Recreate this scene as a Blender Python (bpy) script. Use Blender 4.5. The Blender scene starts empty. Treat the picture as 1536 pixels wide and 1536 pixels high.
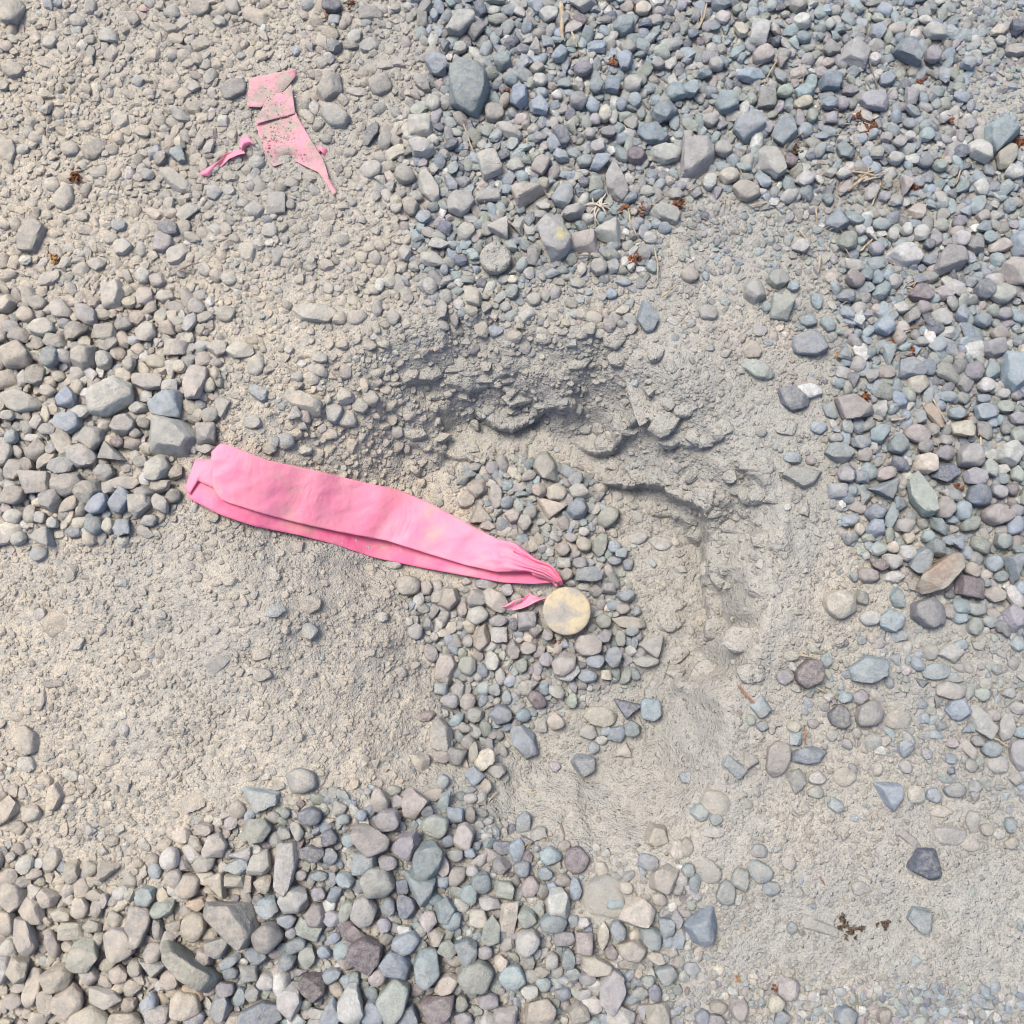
import bpy, bmesh, math, random
import numpy as np

# ------------------------------------------------------------------ camera / light / exposure
S = 0.6 / 1536.0            # metres per map unit (one unit is about one photo pixel on the ground)
FOC = 1575.0                # focal length in photo pixels
TILT = math.radians(7.0)    # the photographer leans in from the near side
SUN_DIR = (-0.36, 0.33, 1.0)
SUN_STRENGTH = 1.5
SUN_ANGLE = 24.0
SKY_STRENGTH = 0.09
EXPOSURE = 1.50

sc = bpy.context.scene
col = sc.collection
CAM = np.array([0.0, -FOC * math.sin(TILT), FOC * math.cos(TILT)])
FWD = np.array([0.0, math.sin(TILT), -math.cos(TILT)])
UPV = np.array([0.0, math.cos(TILT), math.sin(TILT)])

cam_data = bpy.data.cameras.new('camera')
cam_data.sensor_width = 36.0
cam_data.lens = 36.0 * FOC / 1536.0
cam_data.clip_start = 0.01
cam_data.clip_end = 500.0
cam = bpy.data.objects.new('camera', cam_data)
cam.location = tuple(CAM * S)
cam.rotation_euler = (TILT, 0, 0)
col.objects.link(cam)
sc.camera = cam

world = bpy.data.worlds.new('World')
sc.world = world
world.use_nodes = True
wn = world.node_tree.nodes
wl = world.node_tree.links
wn.clear()
sky = wn.new('ShaderNodeTexSky')
sky.sky_type = 'NISHITA'
sky.sun_disc = False
sd_v = np.array(SUN_DIR) / np.linalg.norm(SUN_DIR)
sky.sun_elevation = math.asin(sd_v[2])
sky.sun_rotation = math.atan2(sd_v[0], sd_v[1])
sky.air_density = 0.7
sky.dust_density = 2.5
sky.ozone_density = 0.6
bg = wn.new('ShaderNodeBackground')
bg.inputs['Strength'].default_value = SKY_STRENGTH
wo = wn.new('ShaderNodeOutputWorld')
wl.new(sky.outputs[0], bg.inputs[0])
wl.new(bg.outputs[0], wo.inputs[0])

sun_data = bpy.data.lights.new('sun', 'SUN')
sun_data.energy = SUN_STRENGTH
sun_data.angle = math.radians(SUN_ANGLE)
sun_data.color = (1.0, 0.95, 0.86)
sun = bpy.data.objects.new('sun', sun_data)
from mathutils import Vector
sun.rotation_euler = Vector(sd_v).to_track_quat('Z', 'Y').to_euler()
sun.location = tuple(sd_v * 5)
col.objects.link(sun)

sc.cycles.filter_width = 1.1
sc.view_settings.view_transform = 'Standard'
sc.view_settings.look = 'None'
sc.view_settings.exposure = EXPOSURE
sc.view_settings.gamma = 1.0
sc.view_settings.use_curve_mapping = False

rng = np.random.default_rng(11)
random.seed(5)

# ------------------------------------------------------------------ mapping and noise
def px(u, v, z=0.0):
    """photo pixel -> map point (x right, y up, units of S) at height z"""
    u = np.asarray(u, float); v = np.asarray(v, float); z = np.asarray(z, float)
    a = (u - 768.0); b = (768.0 - v)
    dx = a
    dy = FWD[1] * FOC + UPV[1] * b
    dz = FWD[2] * FOC + UPV[2] * b
    t = (z - CAM[2]) / dz
    return CAM[0] + dx * t, CAM[1] + dy * t

def to_px(x, y, z=0.0):
    x = np.asarray(x, float); y = np.asarray(y, float); z = np.asarray(z, float)
    ry = y - CAM[1]; rz = z - CAM[2]
    d = ry * FWD[1] + rz * FWD[2]
    h = ry * UPV[1] + rz * UPV[2]
    return 768 + x / d * FOC, 768 - h / d * FOC

def _hash(ix, iy, seed):
    n = (ix * 374761393 + iy * 668265263 + seed * 1274126177) & 0x7fffffff
    n = ((n ^ (n >> 13)) * 1274126177) & 0x7fffffff
    n = n ^ (n >> 16)
    return (n & 0xffff) / 65535.0

def vnoise(x, y, seed=0):
    xi = np.floor(x).astype(np.int64); yi = np.floor(y).astype(np.int64)
    fx = x - xi; fy = y - yi
    fx = fx * fx * (3 - 2 * fx); fy = fy * fy * (3 - 2 * fy)
    a = _hash(xi, yi, seed); b = _hash(xi + 1, yi, seed)
    c = _hash(xi, yi + 1, seed); d = _hash(xi + 1, yi + 1, seed)
    return (a * (1 - fx) + b * fx) * (1 - fy) + (c * (1 - fx) + d * fx) * fy - 0.5

def fbm(x, y, scale, octv=3, seed=0):
    r = 0; amp = 1.0; f = 1.0 / scale
    for k in range(octv):
        r = r + amp * vnoise(x * f + 17.3 * k, y * f + 9.1 * k, seed + k)
        amp *= 0.5; f *= 2.03
    return r

def sst(a, b, x):
    t = np.clip((x - a) / (b - a), 0, 1)
    return t * t * (3 - 2 * t)

def poly_sd(x, y, P):
    """signed distance to a polygon, negative inside"""
    d2 = np.full(x.shape, 1e18); ins = np.zeros(x.shape, bool)
    n = len(P)
    for i in range(n):
        x0, y0 = P[i]; x1, y1 = P[(i + 1) % n]
        ex, ey = x1 - x0, y1 - y0
        t = np.clip(((x - x0) * ex + (y - y0) * ey) / (ex * ex + ey * ey + 1e-9), 0, 1)
        dx = x - x0 - t * ex; dy = y - y0 - t * ey
        d2 = np.minimum(d2, dx * dx + dy * dy)
        c = ((y0 > y) != (y1 > y)) & (x < (x1 - x0) * (y - y0) / (y1 - y0 + 1e-12) + x0)
        ins ^= c
    d = np.sqrt(d2)
    return np.where(ins, -d, d)

def mpoly(pts, z=0.0):
    a = np.array(pts, float)
    X, Y = px(a[:, 0], a[:, 1], z)
    return list(zip(X, Y))

# ------------------------------------------------------------------ terrain
DEPTH = 150.0
FLOOR = mpoly([(640, 700), (690, 655), (735, 628), (790, 634), (880, 655), (915, 700), (965, 745), (1040, 790),
               (1062, 815), (1070, 880), (1080, 935), (1045, 980), (1000, 1003), (985, 1080), (960, 1135), (880, 1165),
               (780, 1150), (715, 1110), (675, 1000), (640, 900), (600, 800)], -DEPTH * 0.9)
HC = px(840, 880, -DEPTH)
WT_A = np.array([-180, -150, -120, -90, -60, -30, -10, 10, 30, 50, 70, 90, 110, 130, 155, 180])
WT_W = np.array([300, 290, 210, 210, 130, 70, 60, 70, 130, 160, 150, 145, 160, 200, 270, 300])

LEDGES = [(a, mpoly(p, -40)) for a, p in [
    (9, [(585, 580), (640, 562), (690, 545)]), (11, [(675, 572), (700, 580), (735, 566), (760, 556), (780, 553)]),
    (30, [(712, 600), (740, 618), (770, 625), (800, 612), (830, 600), (865, 608)]),
    (24, [(875, 652), (905, 668), (935, 665), (946, 640), (962, 625), (985, 642), (1002, 650)]),
    (12, [(985, 650), (1012, 662), (1050, 672), (1080, 664)]), (38, [(905, 705), (960, 718), (1000, 715), (1012, 722), (1028, 742), (1055, 755), (1070, 778)]),
    (36, [(1062, 762), (1070, 800), (1075, 830), (1074, 860), (1078, 890), (1081, 935), (1060, 965)]),
    (10, [(985, 758), (1030, 762), (1050, 790), (1062, 806)]), (10, [(595, 655), (650, 660), (700, 675), (735, 682)]),
    (15, [(1004, 1000), (987, 1040), (978, 1090), (985, 1135)]), (8, [(1090, 700), (1130, 725), (1150, 760)]), (7, [(1120, 800), (1155, 830), (1165, 870)])]]

def ledge_step(x, y, nz):
    """broken edges of the crust: ground drops sharply across each line, higher on its left"""
    h = np.zeros(x.shape); pu = np.zeros(x.shape)
    for A, P in LEDGES:
        P = np.array(P); best = np.full(x.shape, 1e18); sg = np.zeros(x.shape); pos = np.zeros(x.shape)
        n = len(P) - 1
        for i in range(n):
            e = P[i + 1] - P[i]; L2 = e @ e
            tt = ((x - P[i, 0]) * e[0] + (y - P[i, 1]) * e[1]) / L2
            tc = np.clip(tt, 0, 1)
            dx = x - P[i, 0] - tc * e[0]; dy = y - P[i, 1] - tc * e[1]
            d2 = dx * dx + dy * dy
            m = d2 < best
            best = np.where(m, d2, best); pos = np.where(m, (i + np.clip(tt, -.6, 1.6)) / n, pos)
            sg = np.where(m, np.sign(e[0] * dy - e[1] * dx), sg)
        d = np.sqrt(best) * sg + nz
        taper = sst(-.08, .15, pos) * (1 - sst(.85, 1.08, pos)) * np.exp(-np.maximum(np.sqrt(best) - 90, 0) / 25)
        up = sst(-2.5, 2.5, d)
        h = h + A * taper * (up * np.exp(-np.maximum(d, 0) / 60) - .35 * (1 - up) * np.exp(np.minimum(d, 0) / 22))
        pu = pu + np.minimum(A, 20) * .45 * taper * np.exp(-((d - 3) / 4.0) ** 2)
    return h, pu

def terrain(x, y, full=False):
    x = np.asarray(x, float); y = np.asarray(y, float)
    sd = poly_sd(x, y, FLOOR)
    near = np.exp(-np.maximum(sd, 0) / 600)
    sdn = sd + near * (30 * fbm(x, y, 75, 3, 3) + 10 * fbm(x, y, 22, 2, 8))
    ang = np.degrees(np.arctan2(y - HC[1], x - HC[0]))
    w = np.interp(ang, WT_A, WT_W)
    led = sst(-50, -15, ang) * (1 - sst(120, 150, ang))
    t = np.clip(sdn / w, 0, 1)
    q = t * 3.0 + 2.2 * fbm(x, y, 55, 3, 21) * sst(0, .15, t) * (1 - sst(.8, 1, t))
    fl = np.floor(q); fr = q - fl
    stair = np.clip((fl + sst(0.0, 0.30, fr) * 0.85 + 0.15 * fr) / 3.0, 0, 1)
    smooth = .55 * (1 - (1 - t) ** 1.9) + .45 * sst(0, 1, t)
    lm = 0.14 * led * sst(-.25, .2, fbm(x, y, 90, 2, 23))
    f = smooth * (1 - lm) + stair * lm
    h = -DEPTH * (1 - f)
    uu, vv = to_px(x, y, 0)
    # heap of gravel on the floor and the low dust swell by the tape
    h = h + 16 * np.exp(-(((uu - 830) / 120) ** 2 + ((vv - 960) / 170) ** 2))
    h = h + 20 * np.exp(-(((uu - 420) / 200) ** 2 + ((vv - 900) / 90) ** 2))
    h = h + 14 * np.exp(-(((uu - 1010) / 70) ** 2 + ((vv - 570) / 70) ** 2))
    h = h + 16 * fbm(x, y, 105, 2, 35) * np.exp(-(((uu - 330) / 330) ** 2 + ((vv - 1000) / 190) ** 2))
    h = h + 16 * fbm(x, y, 330, 2, 31) + 5.0 * fbm(x, y, 70, 2, 41)
    nz = 9 * fbm(x, y, 24, 3, 71)
    near_l = (np.abs(x - 60) < 470) & (np.abs(y + 20) < 460)
    lh = np.zeros(x.shape); lp = np.zeros(x.shape)
    if near_l.any():
        lh[near_l], lp[near_l] = ledge_step(x[near_l], y[near_l], nz[near_l])
    h = h + lh
    crust = np.exp(-(np.maximum(sd - 10, 0) / 150) ** 2) * led
    h = h + 3.6 * fbm(x, y, 30, 2, 51) + crust * (7 * np.abs(fbm(x, y, 70, 2, 55)) + 2 * fbm(x, y, 20, 2, 57)) + 2.6 * fbm(x, y, 10, 2, 61)
    if full:
        push = lp + 0 * led * sst(0.05, 0.3, fr) * (1 - sst(0.35, 0.9, fr)) * (t > 0.01) * (t < 0.99)
        return h, sd, push
    return h

def ground_axis():
    inner = np.linspace(-900, 900, 540)
    out = [900.0]; st = 4.0
    while out[-1] < 60 / S:
        st *= 1.35
        out.append(out[-1] + st)
    out = np.array(out[1:])
    return np.concatenate([-out[::-1], inner, out])

# ------------------------------------------------------------------ materials
def new_mat(name):
    m = bpy.data.materials.new(name); m.use_nodes = True
    nt = m.node_tree; nt.nodes.clear()
    out = nt.nodes.new('ShaderNodeOutputMaterial')
    b = nt.nodes.new('ShaderNodeBsdfPrincipled')
    nt.links.new(b.outputs[0], out.inputs[0])
    return m, nt, b, out

def srgb(r, g, b):
    f = lambda c: (c / 255 / 12.92) if c <= 10 else ((c / 255 + 0.055) / 1.055) ** 2.4
    return (f(r), f(g), f(b))

class NT:
    def __init__(s, nt): s.nt = nt; s.pos = None
    def n(s, t, **kw):
        x = s.nt.nodes.new(t)
        for k, v in kw.items():
            if hasattr(x, k): setattr(x, k, v)
        return x
    def l(s, a, b): s.nt.links.new(a, b)
    def coord(s):
        if s.pos is None:
            s.pos = s.n('ShaderNodeNewGeometry')
        return s.pos.outputs['Position']
    def noise(s, scale, detail=2.0, rough=0.5, dist=0.0):
        x = s.n('ShaderNodeTexNoise'); s.l(s.coord(), x.inputs['Vector'])
        x.inputs['Scale'].default_value = scale; x.inputs['Detail'].default_value = detail
        x.inputs['Roughness'].default_value = rough; x.inputs['Distortion'].default_value = dist
        return x.outputs['Fac']
    def vor(s, scale, feature='F1'):
        x = s.n('ShaderNodeTexVoronoi'); x.feature = feature; s.l(s.coord(), x.inputs['Vector'])
        x.inputs['Scale'].default_value = scale
        return x
    def rng(s, v, a, b, c=0.0, d=1.0):
        x = s.n('ShaderNodeMapRange'); s.l(v, x.inputs[0])
        for i, k in enumerate((a, b, c, d)): x.inputs[i + 1].default_value = k
        return x.outputs[0]
    def math(s, op, a, b=None, clamp=False):
        x = s.n('ShaderNodeMath'); x.operation = op; x.use_clamp = clamp
        for i, k in enumerate((a, b)):
            if k is None: continue
            if isinstance(k, (int, float)): x.inputs[i].default_value = k
            else: s.l(k, x.inputs[i])
        return x.outputs[0]
    def mix(s, f, a, b, mode='MIX'):
        x = s.n('ShaderNodeMix'); x.data_type = 'RGBA'; x.blend_type = mode
        if isinstance(f, (int, float)): x.inputs[0].default_value = f
        else: s.l(f, x.inputs[0])
        for i, k in ((6, a), (7, b)):
            if isinstance(k, tuple): x.inputs[i].default_value = (*k[:3], 1)
            else: s.l(k, x.inputs[i])
        return x.outputs[2]
    def bump(s, h, dist, strength=1.0, nrm=None):
        x = s.n('ShaderNodeBump'); s.l(h, x.inputs['Height'])
        x.inputs['Distance'].default_value = dist; x.inputs['Strength'].default_value = strength
        if nrm is not None: s.l(nrm, x.inputs['Normal'])
        return x.outputs[0]

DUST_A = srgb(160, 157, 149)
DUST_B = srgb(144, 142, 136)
DUST_WARM_LIT = srgb(186, 175, 157)  # tan silt, also the tint that paints the warm light at left

def dust_light_colour(k):
    """grey silt with tan patches; warmer, brighter left-hand light painted in as tan"""
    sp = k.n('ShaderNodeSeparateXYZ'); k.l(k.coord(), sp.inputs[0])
    side = k.math('ADD', k.math('MULTIPLY', sp.outputs['X'], -1.5), k.math('MULTIPLY', sp.outputs['Y'], -0.35))  # paints the warm light's fall-off from the left and near side
    soil = k.math('ADD', side, k.rng(k.noise(7, 4, 0.6), 0.25, 0.75, -0.55, 0.55))  # random soil patches laid over the painted light gradient
    c = k.mix(k.rng(soil, -0.25, 0.42), DUST_A, DUST_WARM_LIT)
    c = k.mix(k.rng(k.noise(170, 4, 0.65), 0.42, 0.75), c, DUST_B)
    return c

def ground_material():
    m, nt, b, out = new_mat('dusty_silt')
    k = NT(nt)
    c = dust_light_colour(k)
    v = k.vor(900)
    v2 = k.vor(380)
    c = k.mix(k.rng(v.outputs['Distance'], 0.35, 0.8, 0.0, 0.6), c, srgb(132, 130, 124))
    sp = k.rng(k.noise(1100, 2, 0.6), 0.62, 0.72)
    c = k.mix(k.math('MULTIPLY', sp, 0.35), c, srgb(190, 187, 180))
    dk = k.rng(k.noise(900, 3, 0.65), 0.38, 0.26)
    c = k.mix(k.math('MULTIPLY', dk, 0.35), c, srgb(104, 102, 102))
    k.l(c, b.inputs['Base Color'])
    b.inputs['Roughness'].default_value = 0.95
    b.inputs['Specular IOR Level'].default_value = 0.15
    n0 = k.bump(k.noise(230, 5, 0.6), 0.0018)
    lump = k.math('MULTIPLY', k.rng(v2.outputs['Distance'], 0.0, 0.55, 1.0, 0.0), k.rng(k.noise(240, 2, 0.5), 0.42, 0.62))
    n1 = k.bump(lump, 0.0012, 1.0, n0)
    inv = k.math('SUBTRACT', 1.0, v.outputs['Distance'])
    n2 = k.bump(inv, 0.0005, 0.8, n1)
    n3 = k.bump(k.noise(1500, 3, 0.6), 0.0004, 0.6, n2)
    k.l(n3, b.inputs['Normal'])
    return m

def stone_material():
    m, nt, b, out = new_mat('river_stone')
    k = NT(nt)
    at = k.n('ShaderNodeAttribute'); at.attribute_name = 'Col'
    rn = k.n('ShaderNodeAttribute'); rn.attribute_name = 'rnd'
    base = at.outputs['Color']
    # broad mottling
    mot = k.rng(k.noise(220, 3, 0.6), 0.3, 0.7, 0.74, 1.2)
    hs = k.n('ShaderNodeHueSaturation'); k.l(base, hs.inputs['Color']); k.l(mot, hs.inputs['Value'])
    c = hs.outputs[0]
    # mineral grains, stronger on some stones
    gr = k.math('MULTIPLY', k.rng(k.noise(1700, 3, 0.75), 0.55, 0.66), k.math('MULTIPLY', rn.outputs['Fac'], 0.65))
    c = k.mix(gr, c, srgb(208, 212, 212))
    dk = k.math('MULTIPLY', k.rng(k.noise(1300, 3, 0.75), 0.44, 0.33), k.math('MULTIPLY', rn.outputs['Fac'], 0.6))
    c = k.mix(dk, c, srgb(70, 72, 80))
    # settled dust on upward faces
    geo = k.coord(); g = k.pos
    sep = k.n('ShaderNodeSeparateXYZ'); k.l(g.outputs['Normal'], sep.inputs[0])
    up = k.rng(sep.outputs['Z'], 0.0, 0.9, 0.35, 1.0)
    pat = k.rng(k.noise(420, 4, 0.7), 0.25, 0.75, -0.55, 0.55)
    d = k.math('ADD', k.math('MULTIPLY', at.outputs['Alpha'], 1.25), k.math('MULTIPLY', pat, 0.75))
    d = k.math('MULTIPLY', d, up, clamp=True)
    d = k.math('MAXIMUM', d, k.rng(at.outputs['Alpha'], 0.85, 0.95), clamp=True)
    film = k.mix(1.0, dust_light_colour(k), (1.22, 1.2, 1.18), 'MULTIPLY')
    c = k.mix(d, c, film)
    k.l(c, b.inputs['Base Color'])
    b.inputs['Roughness'].default_value = 0.82
    b.inputs['Specular IOR Level'].default_value = 0.28
    n0 = k.bump(k.noise(230, 5, 0.7), 0.0022, 0.9)
    n1 = k.bump(k.noise(650, 5, 0.72), 0.0016, 0.95, n0)
    n2 = k.bump(k.noise(2000, 3, 0.65), 0.0005, 0.9, n1)
    k.l(n2, b.inputs['Normal'])
    return m

def tape_material(name, dusty, cols=(srgb(242, 134, 166), srgb(246, 152, 178))):
    m, nt, b, out = new_mat(name)
    k = NT(nt)
    pink = k.mix(k.rng(k.noise(26, 2, 0.5), 0.35, 0.65), cols[0], cols[1])
    pale = k.rng(k.noise(48, 3, 0.55, 0.6), 0.46, 0.74, 0.0, 0.5)
    c = k.mix(pale, pink, srgb(238, 166, 172))
    sm = k.rng(k.noise(36, 4, 0.6), 0.56, 0.68, 0.0, 0.5)
    c = k.mix(sm, c, srgb(200, 160, 140))
    film = k.rng(k.noise(70, 4, 0.65), 0.3, 0.8, 0.0, 0.28)
    c = k.mix(film, c, srgb(214, 190, 176))
    if dusty:
        d = k.rng(k.noise(90, 5, 0.7), 0.36, 0.58, 0.1, 0.95)
        c = k.mix(d, c, dust_light_colour(k))
        c = k.mix(1.0, c, (0.86, 0.84, 0.82), 'MULTIPLY')
        d2 = k.rng(k.noise(900, 2, 0.7), 0.55, 0.62, 0.0, 0.55)
        c = k.mix(d2, c, srgb(140, 128, 120))
    k.l(c, b.inputs['Base Color'])
    b.inputs['Roughness'].default_value = 0.55 if not dusty else 0.9
    b.inputs['Specular IOR Level'].default_value = 0.3
    rg = k.math('ABSOLUTE', k.math('SUBTRACT', k.noise(34, 3, 0.5, 0.8), 0.5))
    k.l(k.bump(rg, 0.004, 0.5, k.bump(k.noise(160, 3, 0.55), 0.0010, 0.6)), b.inputs['Normal'])
    tr = k.n('ShaderNodeBsdfTranslucent'); k.l(c, tr.inputs['Color'])
    mx = k.n('ShaderNodeMixShader'); mx.inputs[0].default_value = 0.25 if not dusty else 0.05
    k.l(b.outputs[0], mx.inputs[1]); k.l(tr.outputs[0], mx.inputs[2]); k.l(mx.outputs[0], out.inputs[0])
    return m

def plain_material(name, a, bcol, scale=300, rough=0.9, bump=0.0005):
    m, nt, b, out = new_mat(name)
    k = NT(nt)
    c = k.mix(k.rng(k.noise(scale, 4, 0.65), 0.35, 0.65), a, bcol)
    k.l(c, b.inputs['Base Color'])
    b.inputs['Roughness'].default_value = rough
    b.inputs['Specular IOR Level'].default_value = 0.25
    k.l(k.bump(k.noise(scale * 3, 3, 0.6), bump, 0.8), b.inputs['Normal'])
    return m

def cap_material():
    m, nt, b, out = new_mat('worn_yellow_cap')
    k = NT(nt)
    c = k.mix(k.rng(k.noise(90, 4, 0.6, 0.4), 0.40, 0.58), srgb(178, 164, 134), srgb(146, 141, 133))
    c = k.mix(k.rng(k.noise(260, 4, 0.7, 0.5), 0.54, 0.68, 0, 0.6), c, srgb(122, 120, 118))
    c = k.mix(k.rng(k.noise(700, 3, 0.7), 0.58, 0.66, 0, 0.5), c, srgb(172, 158, 126))
    k.l(c, b.inputs['Base Color'])
    b.inputs['Roughness'].default_value = 0.75
    n1 = k.bump(k.noise(140, 4, 0.6), 0.0012, 0.8)
    k.l(k.bump(k.noise(900, 3, 0.6), 0.0003, 0.8, n1), b.inputs['Normal'])
    return m

M_GROUND = ground_material()
M_STONE = stone_material()
M_TAPE = tape_material('pink_vinyl_tape', False)
M_TAPE_D = tape_material('dusty_pink_vinyl_tape', True)
M_TAPE_L = tape_material('hot_pink_vinyl_tape', False, (srgb(236, 100, 146), srgb(242, 126, 164)))
M_CAP = cap_material()
M_STRAW = plain_material('dry_straw', srgb(176, 160, 134), srgb(140, 126, 108), 250)
M_TWIG = plain_material('grey_twig', srgb(128, 118, 108), srgb(96, 88, 82), 250)
M_ROOT = plain_material('pale_root_fibre', srgb(190, 180, 165), srgb(150, 140, 128), 250)
M_RUST = plain_material('rust_brown_scale', srgb(132, 84, 56), srgb(88, 58, 44), 500)
M_RUSTL = plain_material('ochre_scale', srgb(176, 140, 96), srgb(140, 104, 68), 500)
M_DARKD = plain_material('dark_dry_husk', srgb(102, 84, 66), srgb(66, 54, 44), 500)
M_REDTW = plain_material('reddish_twig', srgb(150, 108, 84), srgb(116, 84, 68), 300)

# ------------------------------------------------------------------ object helpers
def tag(o, label, cat, group=None):
    o['label'] = label; o['category'] = cat
    if group: o['group'] = group
    return o

def mesh_obj(name, V, F, mat, parent=None, smooth=True, loc=None, sharp=None):
    """V in map units (world); the object's origin goes to loc (map units)"""
    V = np.asarray(V, float)
    L = np.zeros(3) if loc is None else np.asarray(loc, float)
    me = bpy.data.meshes.new(name)
    F = np.asarray(F)
    n, k = len(F), F.shape[1]
    me.vertices.add(len(V)); me.vertices.foreach_set('co', ((V - L) * S).astype(np.float32).ravel())
    me.loops.add(n * k); me.loops.foreach_set('vertex_index', F.astype(np.int32).ravel())
    me.polygons.add(n)
    me.polygons.foreach_set('loop_start', np.arange(0, n * k, k, dtype=np.int32))
    me.polygons.foreach_set('loop_total', np.full(n, k, np.int32))
    me.polygons.foreach_set('use_smooth', np.full(n, smooth, bool))
    me.update(calc_edges=True)
    if sharp: me.set_sharp_from_angle(angle=math.radians(sharp))
    me.materials.append(mat)
    o = bpy.data.objects.new(name, me)
    col.objects.link(o)
    if parent is not None:
        o.parent = parent
        o.location = tuple((L - np.array(parent['_loc'])) * S) if '_loc' in parent else tuple(L * S)
    else:
        o.location = tuple(L * S)
    return o

def empty(name, loc):
    o = bpy.data.objects.new(name, None)
    col.objects.link(o)
    o.location = tuple(np.asarray(loc, float) * S)
    o.empty_display_size = 0.01
    o['_loc'] = [float(c) for c in loc]
    return o

def add_attr(me, colour, rnd):
    a = me.attributes.new('Col', 'FLOAT_COLOR', 'POINT')
    a.data.foreach_set('color', np.asarray(colour, np.float32).ravel())
    b = me.attributes.new('rnd', 'FLOAT', 'POINT')
    b.data.foreach_set('value', np.asarray(rnd, np.float32).ravel())

# ------------------------------------------------------------------ the ground
ax = ground_axis()
GX, GY = np.meshgrid(ax, ax)
gh, gsd, gpush = terrain(GX, GY, True)
far = np.maximum(np.abs(GX), np.abs(GY))
gh = gh * (1 - sst(3000, 9000, far))
ddx = np.gradient(gsd, ax, axis=1); ddy = np.gradient(gsd, ax, axis=0)
GXo = GX - ddx * gpush; GYo = GY - ddy * gpush
N = len(ax)
idx = np.arange(N * N).reshape(N, N)
quads = np.stack([idx[:-1, :-1], idx[:-1, 1:], idx[1:, 1:], idx[1:, :-1]], -1).reshape(-1, 4)
ground = mesh_obj('ground', np.stack([GXo, GYo, gh], -1).reshape(-1, 3), quads, M_GROUND)
ground['kind'] = 'structure'

# ------------------------------------------------------------------ stone shapes
def ico(level):
    bm = bmesh.new(); bmesh.ops.create_icosphere(bm, subdivisions=level, radius=1.0)
    bm.verts.ensure_lookup_table()
    V = np.array([v.co[:] for v in bm.verts]); V /= np.linalg.norm(V, axis=1)[:, None]
    F = np.array([[v.index for v in f.verts] for f in bm.faces])
    bm.free(); return V, F
ICO = {k: ico(k) for k in (1, 2, 3, 4, 5)}

def kind_outline(kind, r):
    """polygon of about unit size for a stone kind"""
    if kind == 'r': n, jit, rj = int(r.integers(6, 8)), 0.30, 0.08
    elif kind == 'q': n, jit, rj = 4, 0.10, 0.06
    elif kind == 't': n, jit, rj = 3, 0.16, 0.08
    elif kind == 's': n, jit, rj = 6, 0.25, 0.06
    else: n, jit, rj = int(r.integers(5, 8)), 0.30, 0.12
    a = (np.arange(n) + r.uniform(-jit, jit, n)) / n * 2 * math.pi
    a += (math.pi / 4 if kind == 'q' else r.uniform(0, 6.28))
    rad = 1 + r.uniform(-rj, rj, n)
    P = np.stack([np.cos(a) * rad, np.sin(a) * rad], 1)
    lo, hi = P.min(0), P.max(0)
    return (P - (lo + hi) / 2) / ((hi - lo) / 2)

def hull2(P):
    P = sorted(map(tuple, P)); lower = []; upper = []
    cr = lambda o, a, b: (a[0] - o[0]) * (b[1] - o[1]) - (a[1] - o[1]) * (b[0] - o[0])
    for p in P:
        while len(lower) >= 2 and cr(lower[-2], lower[-1], p) <= 0: lower.pop()
        lower.append(p)
    for p in reversed(P):
        while len(upper) >= 2 and cr(upper[-2], upper[-1], p) <= 0: upper.pop()
        upper.append(p)
    return np.array(lower[:-1] + upper[:-1])

def sines(D, r, freq):
    o = 0
    for k in range(4):
        w = r.normal(size=3) * freq; o = o + np.sin(D @ w + r.uniform(0, 6.28))
    return o / 4

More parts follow.
